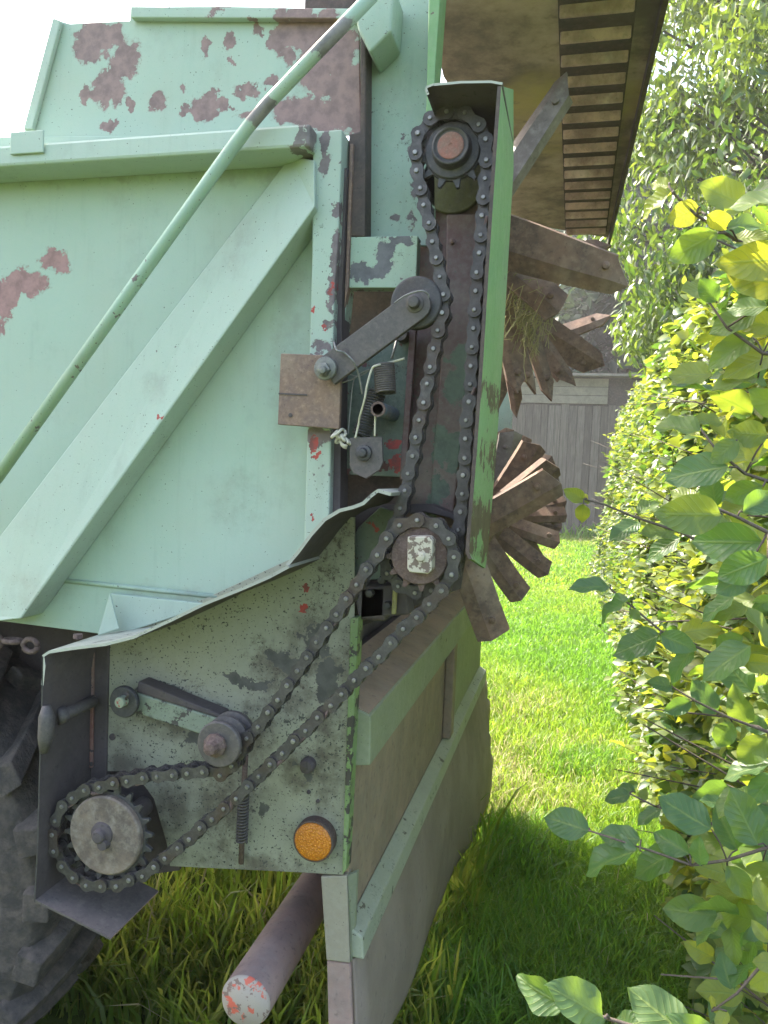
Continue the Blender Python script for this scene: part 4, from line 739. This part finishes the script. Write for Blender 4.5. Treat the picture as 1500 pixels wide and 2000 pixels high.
# branches that reach into the foreground: (twig path px, depth Y), leaves: (base px, tip px, width px, tone
def branch(Y, twig, lvs, dy=0.0):
    b = MB(); P = [pY(u, v, Y) for u, v in twig]; b.tube(P, .0030, 7, taper=.45)
    Ps, Ds, Ns, Ss, Ts, Ws = [], [], [], [], [], []
    for (u0, v0, u1, v1, wpx, tone) in lvs:
        yy = Y + random.uniform(-.04, .04); a = pY(u0, v0, yy); c = pY(u1, v1, yy + random.uniform(-.03, .03)); L = np.linalg.norm(c - a)
        tv = min(P, key=lambda p: np.linalg.norm(p - a)); b.tube([tv, (tv + a) / 2 + np.array([0, 0, .004]), a], .0013, 5)
        d = (c - a) / L; vw = CAM - a; vw = vw / np.linalg.norm(vw); sd = np.cross(d, vw); nrm = np.cross(sd, d); nrm /= np.linalg.norm(nrm); sd = sd / np.linalg.norm(sd)
        ww = wpx / F * yy * 1.02; full = L * .64; cosang = min(1, max(.35, ww / full)); ang = math.acos(cosang) * random.choice((-1, 1))
        n2 = nrm * math.cos(ang) + sd * math.sin(ang)
        if n2[2] < 0 and abs(ang) > .2: n2 = nrm * math.cos(ang) - sd * math.sin(ang)
        Ps.append(a); Ds.append(d); Ns.append(n2); Ss.append(L * 1.03); Ts.append(tone)
    tw = b.build('branch', TWIG, HG)
    for q in range(3): o = leaves('leaves', T_BIGS[q], np.array(Ps[q::3]), np.array(Ds[q::3]), np.array(Ns[q::3]), np.array(Ss[q::3]), np.array(Ts[q::3]), LM_NEAR, tw)
    return tw
branch(1.05, [(1560, 520), (1500, 494), (1440, 470), (1360, 420), (1318, 380), (1306, 362)], [(1308, 364, 1270, 356, 24, .95), (1312, 378, 1242, 418, 30, .8), (1368, 404, 1302, 434, 50, .95), (1402, 455, 1306, 508, 62, .35), (1420, 445, 1505, 432, 26, .3), (1380, 420, 1432, 440, 30, .9), (1430, 470, 1500, 455, 26, .9), (1540, 505, 1410, 515, 85, .98), (1540, 560, 1420, 535, 60, .9), (1560, 388, 1420, 392, 28, .5)])
branch(1.12, [(1580, 700), (1490, 690), (1420, 640), (1385, 590)], [(1520, 690, 1415, 728, 46, .98), (1520, 640, 1436, 622, 44, .96), (1400, 590, 1368, 545, 40, .1), (1480, 610, 1385, 645, 44, .4), (1470, 660, 1385, 708, 46, .4), (1400, 560, 1330, 575, 32, .6), (1500, 600, 1420, 600, 34, .35), (1480, 740, 1395, 745, 26, .5)])
branch(1.1, [(1590, 970), (1500, 940), (1455, 925), (1400, 880), (1370, 840)], [(1424, 912, 1298, 930, 60, .05), (1370, 845, 1278, 818, 34, .45), (1440, 860, 1390, 905, 40, .4), (1480, 900, 1440, 830, 36, .7), (1490, 950, 1410, 975, 50, .3), (1500, 850, 1420, 845, 46, .5), (1540, 800, 1470, 770, 50, .35)])
branch(1.0, [(1600, 1100), (1500, 1040), (1440, 1010), (1380, 985), (1320, 960)], [(1410, 1005, 1286, 1005, 76, .45), (1490, 1060, 1350, 1058, 76, .08), (1360, 975, 1310, 960, 24, .75), (1500, 1090, 1400, 1130, 60, .12), (1450, 1000, 1520, 960, 50, .2), (1460, 1120, 1400, 1160, 50, .2)])
branch(1.35, [(1420, 1085), (1330, 1040), (1240, 1010), (1180, 985), (1140, 975)], [(1142, 976, 1104, 958, 34, .55), (1150, 980, 1126, 968, 16, .98), (1140, 984, 1136, 1018, 26, .75), (1250, 1020, 1190, 1050, 30, .15), (1245, 1005, 1290, 970, 26, .4), (1320, 1035, 1250, 1045, 30, .5), (1330, 1050, 1260, 1090, 34, .15)])
branch(1.25, [(1560, 1310), (1480, 1295), (1400, 1280), (1340, 1255), (1290, 1232), (1235, 1185), (1192, 1150)], [(1192, 1146, 1114, 1142, 26, .1), (1232, 1172, 1158, 1206, 28, .15), (1290, 1240, 1202, 1282, 46, .05), (1290, 1240, 1358, 1268, 44, .05), (1330, 1238, 1402, 1222, 40, .97), (1400, 1268, 1450, 1240, 34, .3), (1425, 1285, 1500, 1262, 36, .97), (1450, 1292, 1520, 1300, 36, .98), (1230, 1190, 1250, 1210, 18, .4), (1360, 1260, 1300, 1330, 30, .15)])
branch(1.2, [(1600, 1600), (1500, 1655), (1420, 1680), (1350, 1690), (1290, 1668), (1250, 1655), (1150, 1622)], [(1152, 1624, 1062, 1592, 58, .08), (1250, 1662, 1128, 1686, 50, .2), (1252, 1640, 1170, 1632, 40, .25), (1322, 1664, 1234, 1706, 50, .22), (1346, 1668, 1274, 1624, 46, .1), (1390, 1620, 1286, 1560, 58, .06), (1370, 1690, 1362, 1640, 30, .2), (1440, 1660, 1400, 1580, 60, .15), (1480, 1650, 1420, 1540, 60, .25), (1490, 1680, 1560, 1620, 60, .2), (1420, 1690, 1470, 1760, 50, .35)])
branch(1.5, [(1420, 1620), (1340, 1590), (1280, 1575), (1230, 1550)], [(1232, 1552, 1180, 1560, 26, .12), (1240, 1548, 1205, 1530, 20, .1), (1250, 1566, 1262, 1542, 20, .6), (1290, 1580, 1244, 1606, 22, .1), (1300, 1575, 1330, 1545, 26, .5)])
branch(.75, [(1500, 2120), (1350, 2040), (1190, 1990), (1110, 1965)], [(1180, 1990, 1082, 1925, 74, .3), (1105, 1965, 1002, 1918, 62, .3), (1350, 2030, 1228, 1934, 76, .35), (1200, 2010, 1260, 1990, 40, .3), (1400, 2060, 1330, 1990, 60, .3)])
branch(1.15, [(1600, 1830), (1500, 1870), (1440, 1940), (1390, 1975)], [(1510, 1900, 1462, 1930, 50, .7), (1500, 1840, 1470, 1800, 50, .75), (1400, 1970, 1382, 1955, 20, .98), (1420, 1975, 1400, 2010, 22, .95), (1500, 1780, 1478, 1720, 50, .75), (1520, 1880, 1470, 1880, 36, .8)])
branch(1.3, [(1580, 1450), (1500, 1430), (1420, 1400), (1360, 1370), (1310, 1340)], [(1312, 1342, 1270, 1330, 26, .2), (1350, 1370, 1300, 1390, 34, .1), (1400, 1395, 1350, 1330, 40, .15), (1430, 1410, 1400, 1460, 44, .3), (1460, 1415, 1430, 1350, 44, .4), (1500, 1430, 1450, 1400, 46, .1), (1500, 1440, 1440, 1490, 56, .45), (1540, 1380, 1480, 1340, 50, .3)])
# random sprays nearer than the clipped face
n = 130; v_ = RNG.uniform(380, 1950, n); u_ = 1500 - 110 * RNG.uniform(-.3, 1, n) ** 1.2 * np.where(v_ < 700, .8, 1.0); u_ = np.nan_to_num(u_, nan=1510); Yb = RNG.uniform(1.2, 1.75, n)
P = np.array([pY(a, c, y) for a, c, y in zip(u_, v_, Yb)]); D = unit(np.stack([RNG.normal(-.6, .5, n), RNG.normal(-.2, .5, n), RNG.normal(0, .5, n)], 1)); N = unit(np.stack([RNG.normal(-.4, .5, n), RNG.normal(-.4, .5, n), RNG.normal(.7, .4, n)], 1))
leaves('foliage', T_BIG, P, D, N, .08 * RNG.uniform(.6, 1.2, n), RNG.beta(1.2, 1.5, n), LM_NEAR, HG)

# ---------------------------------------------------------------- trees
BARK = rusty('tree_bark', (.10, .08, .06), (.06, .05, .04), None, 8)
def tree(name, label, base, h, rad, n, size, mat, clumps, group=None, z0=.25, tmpl=T_SM, droop=-.5, seed=1):
    r = np.random.default_rng(seed); T = thing(name, label, 'tree', base, group); B = np.array(base, float)
    b = MB(); top = B + np.array([r.normal(0, .2), r.normal(0, .2), h * .85]); b.tube([B, B + (top - B) * .35 + r.normal(0, .1, 3) * [1, 1, 0], top], h * .016, 9, taper=.25)
    cl = []
    for i in range(clumps):
        g = r.uniform(0, 6.28); zz = h * (z0 + (1 - z0) * r.uniform(0, 1) ** .8); env = math.sin(math.pi * min(.98, max(.06, (zz / h - z0 * .6) / (1.04 - z0 * .6))) ** .8) ** .6; q = rad * env * r.uniform(.25, 1) ** .6
        c = B + np.array([q * math.cos(g), q * math.sin(g), zz]); cl.append(c); st = B + (top - B) * min(.95, zz / h * .8)
        b.tube([st, (st + c) / 2 + np.array([0, 0, .08 * h * .3]), c], h * .0035, 5, taper=.3, cap=False)
    b.build('trunk', BARK, T)
    cl = np.array(cl); ci = r.integers(0, len(cl), n); cr = rad * r.uniform(.16, .34, len(cl)); off = unit(r.normal(0, 1, (n, 3))) * (r.uniform(0, 1, n) ** .45)[:, None] * cr[ci][:, None] * np.array([1, 1, .7])
    P = cl[ci] + off; D = unit(np.stack([r.normal(0, .8, n), r.normal(0, .8, n), r.normal(droop, .4, n)], 1)); N = unit(np.stack([r.normal(-.2, .6, n), r.normal(0, .6, n), r.normal(.6, .5, n)], 1))
    tone = np.clip(r.uniform(0, 1, len(cl))[ci] * .5 + r.uniform(0, .5, n), 0, 1)
    leaves('crown', tmpl, P, D, N, size * r.uniform(.6, 1.3, n), tone, mat, T); return T
LM_ASH = leafmat('narrow_tree_leaf', (.026, .064, .012), (.11, .165, .028), (.09, .18, .016), (.28, .38, .035), .38, gloss=.33, spec=.6)
LM_DARK = leafmat('dark_tree_leaf', (.014, .034, .018), (.04, .072, .034), (.03, .065, .02), (.07, .11, .035), .26, gloss=.5, spec=.35)
LM_RED = leafmat('dark_brown_leaf', (.035, .024, .016), (.055, .04, .022), (.05, .035, .02), (.07, .05, .02), .25, gloss=.6, spec=.2)
T_ASH = leaf_template(3, 2, .36, .2, .3)
tree('leafy_tree', 'tall bright tree with narrow drooping leaves rising behind the hedge', (2.95, 9.8, 0), 10.5, 2.75, 80000, .125, LM_ASH, 260, z0=.16, tmpl=T_ASH, droop=-.9, seed=3)
tree('leafy_tree', 'sunlit narrow leaved tree standing farther along the hedge', (4.3, 14.5, 0), 9.5, 2.9, 24000, .18, LM_ASH, 120, z0=.15, tmpl=T_ASH, droop=-.8, seed=8)
tree('dark_tree', 'dark evergreen tree rising behind the grey plank shed', (.6, 31, 0), 15, 5.0, 26000, .5, LM_DARK, 110, 'dark trees behind the shed', .12, seed=4)
tree('dark_tree', 'dark dense tree behind the shed, close to the hedge end', (5.0, 29, 0), 13, 4.2, 24000, .48, LM_DARK, 100, 'dark trees behind the shed', .10, seed=5)
tree('brown_tree', 'dark brownish tree between the shed roof and the hedge', (4.0, 26.5, 0), 8.4, 2.6, 14000, .34, LM_RED, 60, None, .08, seed=6)
tree('dark_tree', 'dark tree on the far right behind the bright narrow leaved trees', (10.5, 25, 0), 14, 5.0, 15000, .40, LM_DARK, 100, 'dark trees behind the shed', .06, seed=9)
tree('dark_tree', 'dark tree behind the shed, mostly hidden by the spreader', (-7.5, 30, 0), 10, 4.5, 8000, .45, LM_DARK, 80, 'dark trees behind the shed', .12, seed=7)

# ---------------------------------------------------------------- shed
SHY = 23.5; p0 = pY(985, 1000, SHY)[0]; p1 = pY(1245, 1000, SHY)[0]; zt_ = pY(1100, 790, SHY)[2]; zr = pY(1100, 736, SHY)[2]
SH = thing('plank_shed', 'weathered grey plank shed at the far end of the lawn', 'shed', (p0, SHY, 0))
t = NT('grey_weathered_plank'); _a = t.attr('tone').outputs['Fac']; ge = t.n.new('ShaderNodeNewGeometry').outputs['Random Per Island']; g_ = t.math('ADD', t.math('MULTIPLY', t.noise(6, 6, .65, t.mapped((5, 5, .35))), .75), t.math('MULTIPLY', ge, .18)); _c = t.mix(t.step(g_, .3, .7), (.065, .055, .046), (.15, .13, .112)); _c = t.mix(t.math('MULTIPLY', t.step(t.noise(1.2, 4, .6), .5, .7), .5), _c, (.085, .07, .06)); t.bump(g_, .5, .01); PLK = t.fin(_c, .85)
b = MB(); x = p0 - 3.0
while x < p1:
    wd = random.uniform(.17, .26); dd = random.uniform(0, .03); b.box((x, SHY + dd, random.uniform(.02, .08)), (x + wd - random.uniform(.008, .03), SHY + dd + .025, zt_ + random.uniform(-.05, .02))); x += wd
b.build('plank_wall', PLK, SH)
b = MB(); xg1 = pY(1188, 760, SHY)[0]; z = zt_ + .03
while z < zr - .05: b.box((p0 - 3, SHY - .03, z), (xg1, SHY + .0, min(z + .24, zr - .02))); z += .255
b.build('gable_boards', rusty('pale_gable_board', (.2, .18, .14), (.145, .13, .10), None, 4), SH)
b = MB(); b.box((p0 - 3.1, SHY - .35, zr), (p1 + .9, SHY + 4, zr + .07)); b.build('roof', rusty('shed_roof_sheet', (.2, .185, .16), (.14, .125, .11), None, 5), SH)
b = MB(); b.box((p0 - 3, SHY + .05, 0), (p1, SHY + .1, zr - .01)); b.box((p0 - 3, SHY + .1, 0), (p0 - 2.9, SHY + 3.9, zr - .01)); b.box((p1 - .1, SHY + .1, 0), (p1, SHY + 3.9, zr - .01)); b.build('inner_wall', rusty('dark_shed_timber', (.05, .035, .028), (.035, .028, .024), None, 5), SH)
# ---------------------------------------------------------------- added haze: lifts the blacks in place of lens glare
b = MB(); b.box((-45, -6, -1), (45, 45, 16)); hz = b.build('haze', []) ; hz.data.materials.clear()
hm = bpy.data.materials.new('added_haze'); hm.use_nodes = True; hn = hm.node_tree.nodes; hn.remove(hn['Principled BSDF']); pv = hn.new('ShaderNodeVolumePrincipled')
pv.inputs['Color'].default_value = (.97, .96, 1, 1); pv.inputs['Density'].default_value = .0019; pv.inputs['Anisotropy'].default_value = .4
hm.node_tree.links.new(pv.outputs[0], hn['Material Output'].inputs['Volume']); hz.data.materials.append(hm); tag(hz, 'added haze standing in for the lens glare veil', 'haze', kind='stuff')
scene.cycles.volume_bounces = 0
